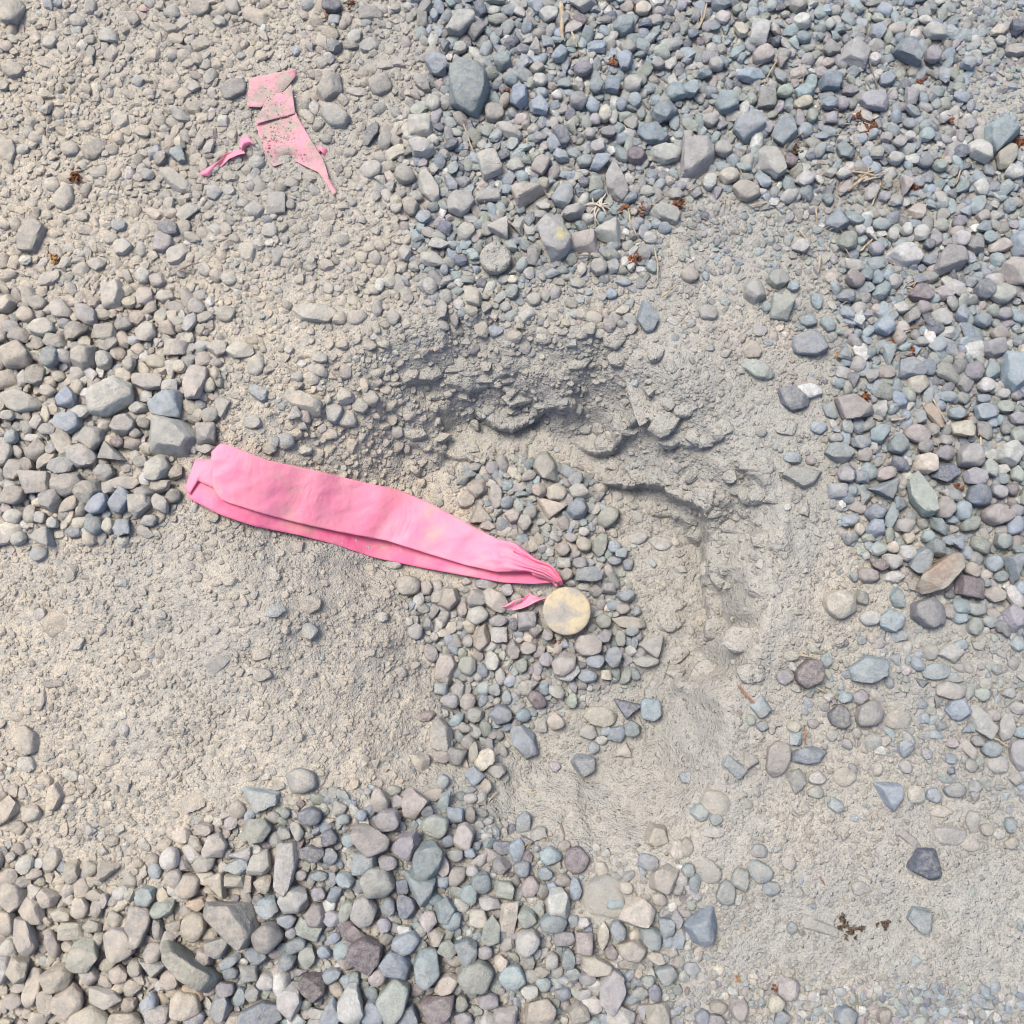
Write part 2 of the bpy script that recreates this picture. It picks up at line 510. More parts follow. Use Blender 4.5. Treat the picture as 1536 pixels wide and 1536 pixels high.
def stone_verts(outline, height, kind, r, level, flat=None):
    """convex outline (map units, centred), half height -> vertices: rounded polyhedron"""
    D, F = ICO[level]
    P = hull2(outline)
    c = P.mean(0); P = P - c
    n = len(P); planes = []
    for i in range(n):
        e = P[(i + 1) % n] - P[i]
        L = np.hypot(*e)
        if L < 1e-6: continue
        nr = np.array([e[1], -e[0]]) / L
        d = nr @ P[i]
        tz = r.uniform(-0.25, 0.45) if kind != 'r' else r.uniform(-0.1, 0.15)
        nn = np.array([nr[0], nr[1], tz]); nn /= np.linalg.norm(nn)
        planes.append((nn, max(d, 1e-3) / math.sqrt(1 + tz * tz) * 1.02))
    size = np.abs(P).max()
    if kind == 'r' and r.random() < .6: kind = 'u'
    if kind == 'r':
        for sgn in (1, -1):
            nn = np.array([r.normal() * .06, r.normal() * .06, sgn]); nn /= np.linalg.norm(nn)
            planes.append((nn, height))
        for k in range(5):
            a = r.uniform(0, 6.28); nn = np.array([math.cos(a) * .6, math.sin(a) * .6, .8])
            planes.append((nn, (height * .8 + size * .55 * .6) * r.uniform(.85, 1.0)))
        p = r.uniform(7, 13); amp = .02
    else:
        nt_ = int(r.integers(1, 4))
        for k in range(nt_):
            tl = r.uniform(.05, .5) if nt_ > 1 else r.uniform(0, .22)
            a = r.uniform(0, 6.28); nn = np.array([math.cos(a) * tl, math.sin(a) * tl, 1]); nn /= np.linalg.norm(nn)
            planes.append((nn, height * r.uniform(.85, 1.1)))
        planes.append((np.array([0, 0, -1.0]), height))
        for k in range(3):
            a = r.uniform(0, 6.28); t_ = r.uniform(.5, 1.1); nn = np.array([math.cos(a) * t_, math.sin(a) * t_, .9]); nn /= np.linalg.norm(nn)
            planes.append((nn, (height * .9 * nn[2] + size * .62 * math.hypot(nn[0], nn[1])) * r.uniform(.82, 1.05)))
        p = {'q': 26, 's': 26, 't': 20, 'u': 15}.get(kind, 32) * r.uniform(.7, 1.3); amp = .03
    NN = np.array([a for a, b in planes]); DD = np.array([b for a, b in planes])
    # directions stretched to the body so that triangles stay even
    sx, sy = np.ptp(P[:, 0]) / 2, np.ptp(P[:, 1]) / 2
    E = D * np.array([sx, sy, height]); E /= np.linalg.norm(E, axis=1)[:, None]
    A = np.maximum(E @ NN.T, 0) / DD
    rad = (A ** p).sum(1) ** (-1 / p)
    rad = rad * (1 + amp * sines(D, r, 3.0) + amp * .6 * sines(D, r, 8.0))
    if level >= 3: rad = rad * (1 - amp * 1.2 * np.abs(sines(D, r, 6.0)) + amp * .35 * sines(D, r, 17.0))
    V = E * rad[:, None]
    V[:, :2] += c
    return V, F

PAL = {'g': (150, 150, 149), 'l': (178, 178, 173), 'w': (206, 206, 200), 'b': (136, 153, 168), 'd': (92, 103, 122),
       't': (138, 160, 166), 'n': (150, 161, 150), 'p': (148, 146, 156), 'm': (112, 97, 107), 'k': (170, 159, 155),
       's': (190, 179, 161), 'c': (204, 193, 170), 'o': (168, 142, 116)}
CNAME = {'g': 'grey', 'l': 'light grey', 'w': 'whitish', 'b': 'blue grey', 'd': 'dark slate blue', 't': 'teal grey',
         'n': 'greenish grey', 'p': 'lilac grey', 'm': 'dark maroon', 'k': 'pinkish grey', 's': 'sandy', 'c': 'cream', 'o': 'rust streaked brown'}
KNAME = {'r': 'rounded', 'a': 'angular', 'q': 'blocky', 't': 'triangular', 's': 'flat slab-like', 'P': 'faceted'}

def stone_colour(ck, r, dust):
    c = np.array(srgb(*PAL[ck])); c = c + (c.mean() - c) * .22
    c = c * r.uniform(.74, 1.32) * (1 + r.uniform(-.03, .03, 3))
    return np.array([c[0], c[1], c[2], dust])

TILES = {'A': (0, 0), 'B': (512, 0), 'C': (1024, 0), 'D': (0, 512), 'E': (512, 512), 'F': (1024, 512),
         'G': (0, 1024), 'H': (512, 1024), 'I': (1024, 1024)}

# stones read off the photograph tile by tile, in thirds of a pixel from the tile's corner:
# x y length width angle kind+colour+dust, or P colour+dust and an outline
STONES = {
'A': """50 50 150 150 0 rg6;265 20 50 45 0 rb3;415 40 95 60 70 ag5;350 97 100 65 -20 rl6;495 165 105 75 -15 al5;225 190 80 60 0 rl6;375 210 50 45 -30 qw5
775 60 90 60 0 rb6;900 42 115 80 10 rg6;605 90 75 65 -40 ag6;770 130 90 60 -10 ag6;1050 35 95 70 -40 rg6;1150 75 150 80 -20 sg7;990 100 70 50 0 al6;1495 30 100 90 0 rd3
1505 95 60 50 0 qb5;905 200 100 80 40 ag8;780 250 60 55 0 rg6;1085 255 55 35 0 rg5;62 320 100 80 -10 rl6;210 285 100 45 -20 sg7;20 385 60 60 0 rg6;505 245 75 50 60 qc6
1055 405 145 100 30 rg4;955 425 75 45 -80 rl6;540 540 95 95 0 al7;765 450 55 50 0 qg6;820 530 90 60 -35 ag5;790 500 60 45 -40 al5;1415 490 80 55 90 al5;1110 520 60 50 0 rg6
1470 630 60 50 0 rg5;1490 400 160 130 60 ag6;1510 530 140 110 -30 rg6;1005 550 60 50 90 qw6;320 675 85 75 0 rg6;430 670 140 90 40 rg6;35 690 130 80 80 rg7;480 690 50 40 0 ag5
810 710 90 70 -60 at3;730 720 80 55 50 rg5;1155 735 80 65 20 rl6;295 890 130 90 70 rl6;235 830 80 75 0 rl7;800 825 190 75 -35 al6;1040 795 80 60 0 rs6;965 870 90 70 -20 ab6
1030 860 65 55 0 rl6;850 955 115 60 40 ql6;695 965 90 55 -30 as6;1245 920 110 90 90 ql5;1145 945 100 75 0 al6;1310 920 60 45 90 rk4;365 975 75 55 0 rl6;150 1060 180 115 75 ag5
535 1020 80 55 0 rb5;610 1035 120 45 45 sl6;765 1035 110 75 -15 rd4;735 1095 110 90 30 ap5;555 1115 95 80 0 rl6;800 1145 120 85 40 al6;505 1075 70 60 0 rl6;1115 1140 110 90 -60 al7
1250 1155 90 60 80 al6;1215 1040 75 65 0 rl6;225 1255 120 75 20 al6;440 1190 90 70 0 al6;365 1215 90 80 0 rl7;650 1245 75 70 30 rw5;715 1265 75 70 0 ak5;925 1215 75 60 -20 rl6
1030 1260 85 60 0 rl6;510 1330 155 115 80 al6;750 1340 90 65 0 al6;735 1430 95 65 80 rl6;1020 1415 90 80 0 rl6;1415 1410 225 85 -5 al5;45 1375 90 85 20 as5;180 1370 80 75 0 rg6
130 1425 90 75 -30 rs6;285 1400 110 80 -60 rl6;400 1425 140 90 -40 ag4;205 1480 120 85 -10 rl6;360 1495 110 80 20 ag5;480 1510 110 90 0 al5;665 1500 100 90 40 al6;565 1465 100 60 20 ag5;25 1450 75 60 0 rs6""",
'B': """135 65 120 60 0 qg5;60 170 85 65 30 al4;130 210 110 70 35 rl5;45 210 70 40 10 rg5;535 130 160 105 40 al3;610 150 95 60 50 qg3;625 55 95 60 -70 ad2;700 15 100 50 0 rn3
365 90 95 55 90 qg4;420 80 55 45 90 rt3;1085 25 140 75 0 al3;1355 55 80 65 0 rs3;1075 105 80 70 -30 rm3;930 80 100 75 0 al4;1265 130 110 100 30 at2;1365 120 70 35 0 qd2;535 230 70 65 0 rl4
180 385 125 115 60 rg6;60 415 90 45 -10 sl5;195 295 115 45 0 sl6;430 305 130 95 -50 ab3;370 385 95 60 -50 rg4;415 475 90 70 80 rl5;P t3 485,360 560,300 605,312 665,370 660,440 640,500 600,550 500,500 483,430
800 450 110 95 50 ab2;890 490 110 85 -60 ab2;968 440 60 50 0 rw3;1065 470 90 85 0 rp3;1085 325 100 75 15 rp2;880 320 75 60 0 rl4;895 375 75 70 0 rl4;725 290 95 75 30 at3;690 520 100 90 0 rg6
1140 225 95 50 0 qb2;985 265 90 60 45 ab3;1145 405 75 70 90 rt3;1215 400 80 75 -10 qb2;1305 395 100 85 15 rl2;1270 285 100 75 80 ab2;1420 300 70 55 0 rp3;1500 430 100 85 0 at2;1285 225 90 60 0 rl4
1445 520 125 110 30 ab2;1185 530 90 65 75 rs3;1220 545 80 45 75 rl3;1255 490 70 60 90 rb3;135 610 140 65 70 ad4;200 635 105 65 80 rg5;355 575 110 100 0 ql5;365 680 130 90 -10 al4
665 750 130 105 -70 ql4;785 757 95 65 0 rl4;755 600 150 60 -25 al4;895 755 100 75 60 qk4;990 620 120 75 -50 ad3;985 710 85 60 -40 ab4;1115 610 60 55 0 rk4;1195 610 80 50 -10 rp3;1150 670 70 70 0 rl3
1400 615 150 105 -20 ab2;1320 715 95 90 30 am2;1455 705 145 90 -10 al3;1160 745 120 75 30 ab3;1090 735 80 60 0 rt4;P g3 1215,745 1240,760 1285,840 1290,890 1260,920 1190,870 1183,810;1145 840 80 70 90 qn4
130 770 110 80 0 rl6;290 800 110 80 -30 rl5;395 850 160 80 -65 al5;495 830 100 55 -60 ab3;535 925 140 125 30 rl4;665 890 125 60 8 ql5;845 890 170 100 10 tk4;1000 890 130 90 60 ab4;905 940 70 40 -10 rl4
900 980 70 35 0 rg3;1040 965 120 75 30 al4;340 895 75 50 -20 rl5;250 940 60 45 30 rl5;315 945 75 70 90 rs5;370 990 80 65 10 rb4;1500 880 90 55 0 rl3;1455 965 150 80 -15 al3;725 1030 110 100 -30 tl5
P l3 870,1040 905,1000 980,1000 1010,1060 1035,1110 1015,1160 970,1180 920,1160 895,1100;1185 1055 130 110 0 tl4;1085 1095 115 90 0 qk6;560 1050 90 80 40 al6;440 1105 95 50 0 al5;410 1175 130 60 -25 al6
285 1145 75 70 90 al6;465 1225 55 45 90 rb4;1155 1210 85 80 0 rl5;770 1265 50 45 0 rc4;1395 1205 70 60 90 rt4;1270 1270 90 50 0 ab4;1215 1325 60 60 0 rb3;590 1340 115 80 -60 as5;920 1330 65 50 90 rl5
865 1350 75 70 0 rl5;P b3 1360,1350 1400,1390 1425,1440 1400,1505 1370,1510 1325,1440;695 1490 75 65 0 rb4;630 1480 110 65 -70 as5;65 1430 120 75 0 rg7;235 1435 70 70 0 rl6;740 1385 55 50 0 rl5;835 1420 80 45 30 ql6""",
'C': """165 30 100 80 0 ab2;240 60 55 50 0 rn3;510 45 85 70 0 al3;530 115 95 75 15 aw2;535 182 80 60 0 rt2;655 125 60 55 90 rl3;680 60 60 50 0 rl3;865 15 130 40 10 sn4;45 165 60 50 0 rd2;75 205 50 45 90 rm2
255 150 90 60 -50 rc3;340 165 120 95 80 ql2;355 260 110 80 20 rk2;440 300 60 60 0 tk2;415 200 55 45 0 ad2;660 235 85 75 0 ag3;770 262 120 100 -20 qg3;870 160 110 70 75 ab3;955 145 85 60 0 rl5;1125 160 125 75 -10 rl4
P b3 985,190 1035,205 1065,290 1045,325 930,255 945,230;1115 265 85 80 90 rp2;1270 300 75 70 0 rb4;1420 145 110 55 25 ss4;1500 140 80 70 0 ad2;1420 195 60 45 0 rl4;1495 235 110 60 0 rl6;145 305 75 75 0 rl2
180 290 80 45 -70 rb2;190 480 115 110 0 rt2;25 420 90 80 0 at2;95 345 75 50 0 at2;300 350 150 75 10 ab2;370 455 100 90 90 qg2;450 430 80 60 0 rn2;540 430 100 60 10 at2;535 475 100 55 20 rc3;660 385 125 110 40 ab2
575 535 80 55 80 rn3;520 550 90 45 85 qp3;650 480 75 60 0 ab2;710 480 65 60 0 rp2;P p2 780,470 800,440 890,435 920,480 905,515 810,510;745 420 85 50 0 rp3;915 365 90 65 20 ab3;1020 450 90 60 90 qp3;660 545 65 55 0 qp3
120 553 85 70 0 rg3;285 580 150 120 30 ab4;P b3 490,525 497,580 500,640 435,685 380,640 420,570;375 590 70 60 0 rp3;P g3 -15,645 90,640 140,700 130,735 70,770 40,815 -15,815;180 680 95 85 0 rl3;395 740 170 100 -65 al4
478 735 75 70 0 rm3;205 805 105 80 0 rc3;280 870 140 85 -15 rs5;115 830 80 70 90 rl3;155 875 75 65 90 tp3;545 820 105 70 30 aw3;720 695 100 75 -45 at3;715 790 75 60 0 rl3;950 725 90 60 0 rl4;1080 735 75 70 0 rb4
1150 755 70 60 0 an3;965 650 70 60 0 rl3;1010 625 55 50 0 rl3;905 635 60 55 0 rl3;715 640 60 40 0 rl3;845 870 100 65 70 al3;905 890 65 55 0 rp3;985 840 90 75 50 tk3;650 905 60 60 0 at3;690 1005 115 90 -10 ab3
525 1110 85 75 0 al3;730 1100 100 85 0 an3;785 1050 55 50 0 rl3;860 1130 80 70 0 rp3;935 1065 75 50 90 rl3;995 1045 60 60 0 rl3;1045 960 85 75 0 as4;1165 970 90 60 40 rl4;1240 1005 75 65 0 rp3;1345 980 75 60 0 rk3
P w3 900,1165 960,1110 1010,1100 1070,1150 1060,1195 985,1205;P g3 1115,1230 1130,1170 1180,1115 1240,1120 1275,1170 1250,1210 1130,1240;1095 1180 80 55 0 rb3;1100 1110 60 55 0 rd3;1245 1085 90 80 0 al3;1300 1115 85 75 0 ag3
1420 1115 125 65 15 ak3;1365 1080 65 60 0 rt3;1510 1110 130 100 90 ab3;1495 1235 170 140 -40 ak4;1210 1300 150 70 -45 sl4;1425 1330 125 100 0 rw3;1345 1310 100 100 0 ad3;1060 1330 120 95 20 am3;975 1390 80 60 0 rw3
1340 1450 80 75 0 rb3;1415 1505 95 60 0 rk3;1440 1420 75 60 0 rp3;1245 1420 90 60 90 ab3;765 1270 100 75 -20 rk4;665 1255 70 60 0 rs3;870 1255 80 60 90 ab3;600 1360 85 60 90 rt3;425 1265 110 95 0 an4
320 1315 120 110 -50 al4;440 1390 120 105 80 qn4;375 1380 60 50 90 rt3;495 1290 65 60 0 rb3;560 1450 90 60 0 rt3;650 1465 90 55 -40 rt3;895 1480 100 90 0 rb3;1020 1430 100 60 50 ag3;345 1490 70 60 0 rl4
110 1410 100 80 -20 rg5;30 1240 90 80 0 rk5;P t3 1340,590 1400,555 1450,560 1500,610 1450,650 1390,710 1350,660;1322 695 130 95 -50 rw2;1443 718 150 90 50 rs3;1475 790 90 75 0 rl3""",
'D': """90 80 150 130 -50 rs5;245 80 110 80 80 rt4;390 80 120 110 30 ag5;480 95 85 80 90 al4;500 20 100 80 0 ag5;175 160 100 90 90 ag5;235 232 80 55 0 rs4;310 265 100 90 30 ab3;110 280 195 105 -12 rl5;50 340 75 50 0 rl5
P l4 405,280 460,205 530,165 620,220 625,270 560,320 500,355 420,335;665 185 160 85 -10 al4;885 195 175 110 80 ak4;770 210 80 60 0 ql4;815 120 70 65 0 rc4;590 110 70 60 90 al4;795 35 100 80 0 qk5;975 35 100 80 0 al6
1085 40 130 85 0 al5;1155 105 120 80 80 rl6;1430 130 105 60 -20 rl5;1165 235 110 70 -25 ab4;1350 265 220 100 -20 al7;1505 320 110 80 90 rb5;1140 365 80 65 0 al5;P b3 675,300 770,240 820,230 835,300 830,360 690,335
635 305 80 60 0 al4;325 370 125 105 -20 rb3;565 380 125 95 10 ag4;430 445 120 115 90 al4;525 512 130 95 -20 tg4;P l4 705,345 730,340 820,365 895,440 850,515 690,505 695,420;935 420 95 95 0 qg4;935 490 80 50 0 ag4
290 455 180 80 -55 sl5;380 520 160 120 -15 al4;720 575 120 110 90 al5;640 545 80 60 0 ag4;485 600 95 90 0 rg4;290 560 130 85 0 ab4;320 650 150 110 15 ag4;415 680 120 100 50 ag4;175 640 120 100 0 ql5;75 700 135 90 20 rg5
130 560 75 75 0 ag4;75 580 100 80 90 al5;245 715 110 95 90 ag4;570 640 150 60 0 sg6;555 720 130 90 70 rb3;455 735 120 90 40 rb3;640 745 105 100 90 al5;735 735 110 70 -50 ag4;680 810 85 60 15 rg4;660 680 90 55 0 ag4
790 700 70 70 0 rg4;440 835 90 85 90 rt4;560 840 80 80 0 ab4;500 830 75 60 90 as4;650 855 100 50 -30 sl5;70 790 95 70 0 rl5;200 875 115 90 -10 tb6;175 955 85 75 0 rb6;250 820 60 55 -45 rl4;190 795 60 60 0 rl4
20 500 130 110 90 rl5;70 435 75 60 90 rt4;160 440 100 40 0 rl4;320 1045 90 55 75 al6;250 1270 125 120 0 as7;185 1230 65 55 90 rl6;1285 455 90 80 0 rb5;1235 455 60 60 0 rb5;1370 490 75 50 0 al5;1335 925 60 60 0 qk7
965 795 50 50 0 rg6;1390 1190 110 100 0 ag7;1240 1215 95 55 25 at5;1395 1305 80 80 0 rb6;1175 1405 90 80 0 as7;980 1455 110 80 20 al7;1185 1500 85 65 0 rl6;1025 1080 80 50 0 al8;350 1360 80 55 60 al6;1440 75 70 50 0 rl5
540 460 70 60 0 rm3;240 490 60 50 0 rg4;225 400 90 60 0 ag4;380 320 120 70 30 al4;1215 485 65 60 0 rg5;1300 40 50 45 0 rl5;620 420 60 55 0 rg4;660 375 60 55 0 rg4""",
'E': """15 240 85 80 90 al6;85 290 80 75 0 rl5;135 255 80 75 90 al6;25 345 95 80 0 rl6;225 285 75 55 60 al7;775 310 80 50 0 rl6;P l5 860,570 885,515 925,505 965,560 965,635 900,620;1055 625 80 55 30 rb4;965 680 95 80 0 rs5
1065 680 100 65 0 al4;935 760 155 85 -15 ts5;1060 755 95 90 0 ab3;1200 790 115 85 40 rn5;630 775 110 90 0 tk5;565 715 90 70 60 ak5;695 700 120 65 -85 rg5;610 670 80 80 0 ak6;825 820 80 70 90 rl4;890 675 70 70 0 ak5
770 790 80 60 0 ak5;660 830 75 50 0 ak4;1090 860 55 50 0 rl4;1030 885 65 50 0 rp4;1090 915 75 70 0 rs4;1160 920 115 70 80 an4;995 940 75 65 0 rk4;1435 910 120 65 -20 al6;1335 885 100 60 20 al6;1225 925 65 60 0 rb4
1255 955 60 45 0 qb4;1225 990 70 45 0 rb4;1070 1000 70 55 0 rp4;1000 1000 60 45 0 ql4;1110 1050 125 75 0 ab3;1010 1050 70 65 90 rk4;1200 1035 60 45 90 rk4;1290 1005 60 55 90 rb4;1200 1110 70 50 0 qp4;1275 1145 80 60 0 ab4
305 1100 115 95 0 rl6;230 1005 90 45 0 rl5;385 1110 65 60 90 rk5;485 1160 100 90 90 ak5;655 1090 110 60 0 ap4;610 1155 105 85 0 ag4;690 1165 130 90 -30 ak5;745 1120 60 60 0 rp4;615 1235 110 85 15 rl4;710 1260 95 55 0 rp4
775 1275 60 45 90 rd3;835 1255 90 85 0 qp4;875 1300 70 60 0 ak4;925 1320 60 55 90 rp4;635 1335 125 75 70 as5;710 1320 80 70 0 ql4;495 1290 55 50 90 rs5;570 1350 60 50 90 rl4;405 1400 90 65 -60 rp5;1110 1365 130 105 0 rk4
1175 1260 75 70 0 rn4;1265 1205 75 50 0 rk4;1290 1265 170 55 -5 rs4;1305 1305 70 50 0 rb4;1250 1335 80 50 90 rn4;1180 1325 75 65 0 ap4;1385 1365 115 105 80 tl5;1365 1440 120 55 0 al5;1140 1435 90 75 0 rb4;1220 1420 100 80 90 rb4
1450 1270 95 80 0 rs8;1000 1450 130 100 50 al4;1020 1490 110 70 35 al4;920 1430 70 70 0 rp4;890 1395 80 45 45 rp4;775 1385 90 65 90 ag4;680 1435 90 70 90 rl4;565 1460 90 85 90 rn4;465 1470 130 95 70 ak5;810 1460 80 55 90 rn4
840 1380 80 60 0 ak4;1190 1500 50 45 0 qc4;1105 1505 90 60 0 ab4;1500 1480 90 70 0 rs8;335 1305 70 80 0 rb5;265 1490 60 55 0 rl6;180 1240 65 50 0 rl6;420 1330 40 45 0 rl5;560 1080 50 40 0 ak4;790 1160 60 50 0 ak4;745 970 60 50 0 rk4""",
'F': """310 40 90 80 0 rs5;565 15 175 120 0 rb4;335 130 175 85 -25 rn4;P d4 415,210 500,200 570,260 560,300 480,320 440,290;565 230 130 75 5 rw3;350 410 60 45 0 rg6;P b3 965,90 1010,80 1085,140 1070,170 960,165;1050 200 110 90 20 rs4
1290 145 90 90 0 rp3;1385 40 110 90 0 ap3;P b3 1425,55 1540,60 1540,200 1465,240 1420,190;1350 205 75 75 0 rl3;1525 60 90 60 90 rc3;P k3 670,260 740,245 850,320 800,355 710,365;660 315 95 60 -70 rt4;1225 330 100 60 0 rt3
1355 325 115 80 5 rb3;1440 300 90 60 0 rn3;1425 245 70 50 0 rw3;1345 265 80 45 0 rb3;1250 400 120 80 0 ac3;1120 330 150 55 -60 so4;1040 425 130 90 -15 rk3;875 425 105 80 15 at3;957 470 105 90 30 rt3;1080 555 110 100 0 ac3
1275 525 130 120 30 rl3;1165 510 95 75 0 rp3;1455 510 125 110 90 al3;1370 570 100 70 90 an3;1170 600 115 90 0 ad2;1300 610 100 80 0 ap3;1310 695 120 110 0 rd2;1410 680 70 70 0 rp3;1465 670 70 60 0 rm3;1490 600 80 60 90 an3
695 505 145 85 -10 at4;495 527 95 55 0 rt4;575 537 55 50 0 rk4;P l5 435,605 505,560 625,585 590,640 540,665;680 440 70 50 0 rg4;795 460 85 70 0 ab4;970 555 100 60 -40 ad3;905 600 105 60 15 rk3;895 665 140 105 180 tb4
P n3 985,640 1040,580 1075,640 1115,790 1060,795 1000,720;1160 750 110 100 90 rk3;1245 765 95 80 90 rb3;1405 785 145 105 0 rk3;1285 825 110 70 30 rn3;1140 835 110 60 -60 at3;860 770 100 80 0 ab3;930 785 130 60 75 st3
725 600 85 80 90 ap4;795 610 65 60 0 qb4;690 675 80 70 0 qb5;855 840 90 80 0 ab3;985 830 85 70 0 al3;785 850 65 50 90 rc4;1005 880 75 50 90 rc3;930 930 60 60 0 rs3;1090 880 65 60 0 rt3;1130 930 100 80 -60 at3;1000 955 80 75 0 al3
1210 910 80 80 0 tb3;1325 920 110 75 -40 rn3;1425 900 80 80 0 an3;1060 990 130 95 60 ab3;930 985 95 85 -50 al3;870 1005 110 55 -25 am3;835 1058 105 75 -15 ak3;945 1060 105 65 10 al3
P o4 1020,1110 1060,1040 1170,960 1240,970 1250,1010 1190,1080 1060,1150;1285 1030 80 75 90 rs3;1385 1005 90 80 0 rb3;1480 1020 140 95 90 tb3;1285 1105 135 100 -10 qm3;1390 1140 110 75 0 rs3;1505 1110 65 65 0 rb3;705 1185 155 145 0 rs4
800 1155 75 70 90 an4;960 1155 95 70 90 at3;1095 1220 150 150 0 rp4;930 1255 115 110 0 at3;835 1245 95 75 0 rl3;970 1325 80 65 0 rt5;1205 1215 90 75 0 rk4;1240 1240 85 60 20 rt3;1315 1205 100 60 0 al3;1310 1280 90 75 60 rn3;1475 1240 120 85 90 ap3
1250 1365 75 55 0 rt4;1200 1405 120 90 0 al6;1115 1395 80 80 0 al6;1140 1485 140 75 5 rt4;565 1490 150 130 60 rm3;640 1440 90 55 90 rt3;455 1510 80 75 0 rp4;P t3 735,1470 820,1410 860,1430 920,1430 915,1490 830,1535 750,1530;485 1415 75 55 0 rs5
1180 900 70 50 0 rb3;1420 1060 70 50 0 rt4;770 1060 50 50 0 rt4;1080 480 80 70 0 rg3;1380 370 60 50 0 rb3;1500 350 90 60 0 ap3;1500 430 80 80 0 an3;1440 390 50 80 0 rg3;610 390 90 70 0 rb4;730 390 60 80 0 rn4""",
'G': """120 255 150 100 -45 ag6;240 5 100 40 0 ag5;185 80 100 45 80 al7;125 365 80 75 0 al6;320 415 95 55 -25 al6;P s5 -15,560 50,500 100,550 80,590 -15,655;250 510 125 75 85 ak6;150 590 90 75 0 as5;90 650 70 65 0 rs5;490 345 95 70 -10 rs8
870 535 150 80 30 ak7;P t5 1080,460 1130,480 1170,505 1265,490 1260,530 1145,578;1355 440 150 120 0 rb6;1400 595 115 85 0 rd3;1290 583 55 50 90 rt4;1170 660 130 110 0 an4;982 725 105 105 0 rw4;1095 755 110 75 -10 tl4;935 800 105 80 30 rl4
1180 805 135 95 65 al4;P l3 1250,710 1340,705 1350,800 1330,890 1290,935 1240,890;1330 965 140 130 40 al3;1415 760 120 75 0 rd3;1495 775 70 80 0 rb3;860 905 115 115 0 rs4;1000 905 130 90 -60 ts4;1065 885 90 55 0 qs4;1080 820 110 80 0 at4
1190 900 80 80 0 as4;1125 895 80 35 90 qk4;1210 1000 110 90 0 at3;1425 1035 105 100 90 ak3;775 780 100 90 90 rw4;800 870 90 80 90 rk4;665 955 100 80 60 rt4;745 1010 120 70 15 an3;895 985 90 60 0 ao4;640 1080 180 115 -80 rp3
885 1085 130 120 90 rs3;720 1100 100 45 -80 ag3;555 1160 155 140 -50 rk4;P g3 945,970 1090,975 1150,1050 1165,1110 1120,1185 1040,1150 935,1040;1215 1130 155 135 0 rg3;995 1180 100 95 0 ab3;930 1225 80 80 0 ak4
P n3 750,1150 790,1140 880,1220 1000,1290 980,1340 940,1380 860,1330 750,1210;1395 1100 120 75 -25 qn3;1320 1115 55 55 0 rp3;1340 1170 105 65 20 rt3;1390 1225 110 80 90 an3;1300 1240 90 80 90 ab3;690 1270 130 80 -20 tt3;775 1325 90 85 0 rs3
500 1255 100 60 40 as4;550 1300 80 80 0 as4;400 1210 130 130 0 an4;275 1320 140 115 0 as4;165 1370 175 80 80 rs4;420 1310 90 80 0 ak4;330 1415 140 125 30 as4;490 1410 160 85 -10 al4;620 1270 80 70 90 rs4;75 1420 110 75 0 rk4;230 1430 130 80 90 ak4
95 1280 115 105 90 as4;20 1280 130 100 90 rw2;40 1070 110 100 90 rs5;130 1135 190 90 -70 ak4;255 1165 130 60 -70 rk4;65 955 130 110 90 al5;165 1020 130 90 -40 ak5;290 1035 100 60 0 as4;375 1005 100 85 90 rs4;225 960 100 80 0 as5;240 790 110 80 90 al6
340 1105 110 75 0 qs4;435 950 90 55 0 rs4;480 975 70 40 90 rk4;445 1010 80 55 90 rk4;425 1085 80 60 0 as4;420 1500 170 120 0 rs4;575 1510 160 80 0 rs4;720 1485 125 90 20 rp3;885 1490 100 75 0 rp3;850 1430 140 120 0 rs3;875 1390 110 60 -30 ao4
1025 1365 85 70 0 rp3;680 1430 110 80 90 ab3;595 1435 70 60 0 as3;1090 1400 80 60 90 rt3;1145 1385 80 70 0 al3;1005 1450 120 90 90 ab3;1205 1330 80 75 0 rl3;1130 1300 80 70 0 ql3;1045 1295 75 55 0 rb3;P l3 1255,1390 1310,1340 1365,1350 1370,1420 1320,1515 1255,1450
1420 1350 125 110 -40 am2;1500 1480 160 90 90 ab3;1425 1475 80 50 0 al3;1180 1480 200 120 0 ab3;1075 1510 100 75 0 as3;500 850 90 80 0 ts5;330 850 90 80 90 as5;1165 1215 105 75 0 rb3;505 710 60 45 0 rs5;925 655 85 60 0 ak5;1050 1240 110 50 30 rb3
1490 690 80 80 0 rd3;1450 710 80 50 0 rk4;1345 660 90 50 -60 ag4;1285 670 70 60 0 ag4;1440 940 70 60 0 rp3;1360 860 60 50 0 rg3;1440 860 90 50 0 rb3;1175 970 60 70 0 rd3;1500 1050 80 70 0 rp3;1300 1060 90 60 0 rb3;1465 1200 70 60 0 rb3;1500 1310 90 60 20 ab3""",
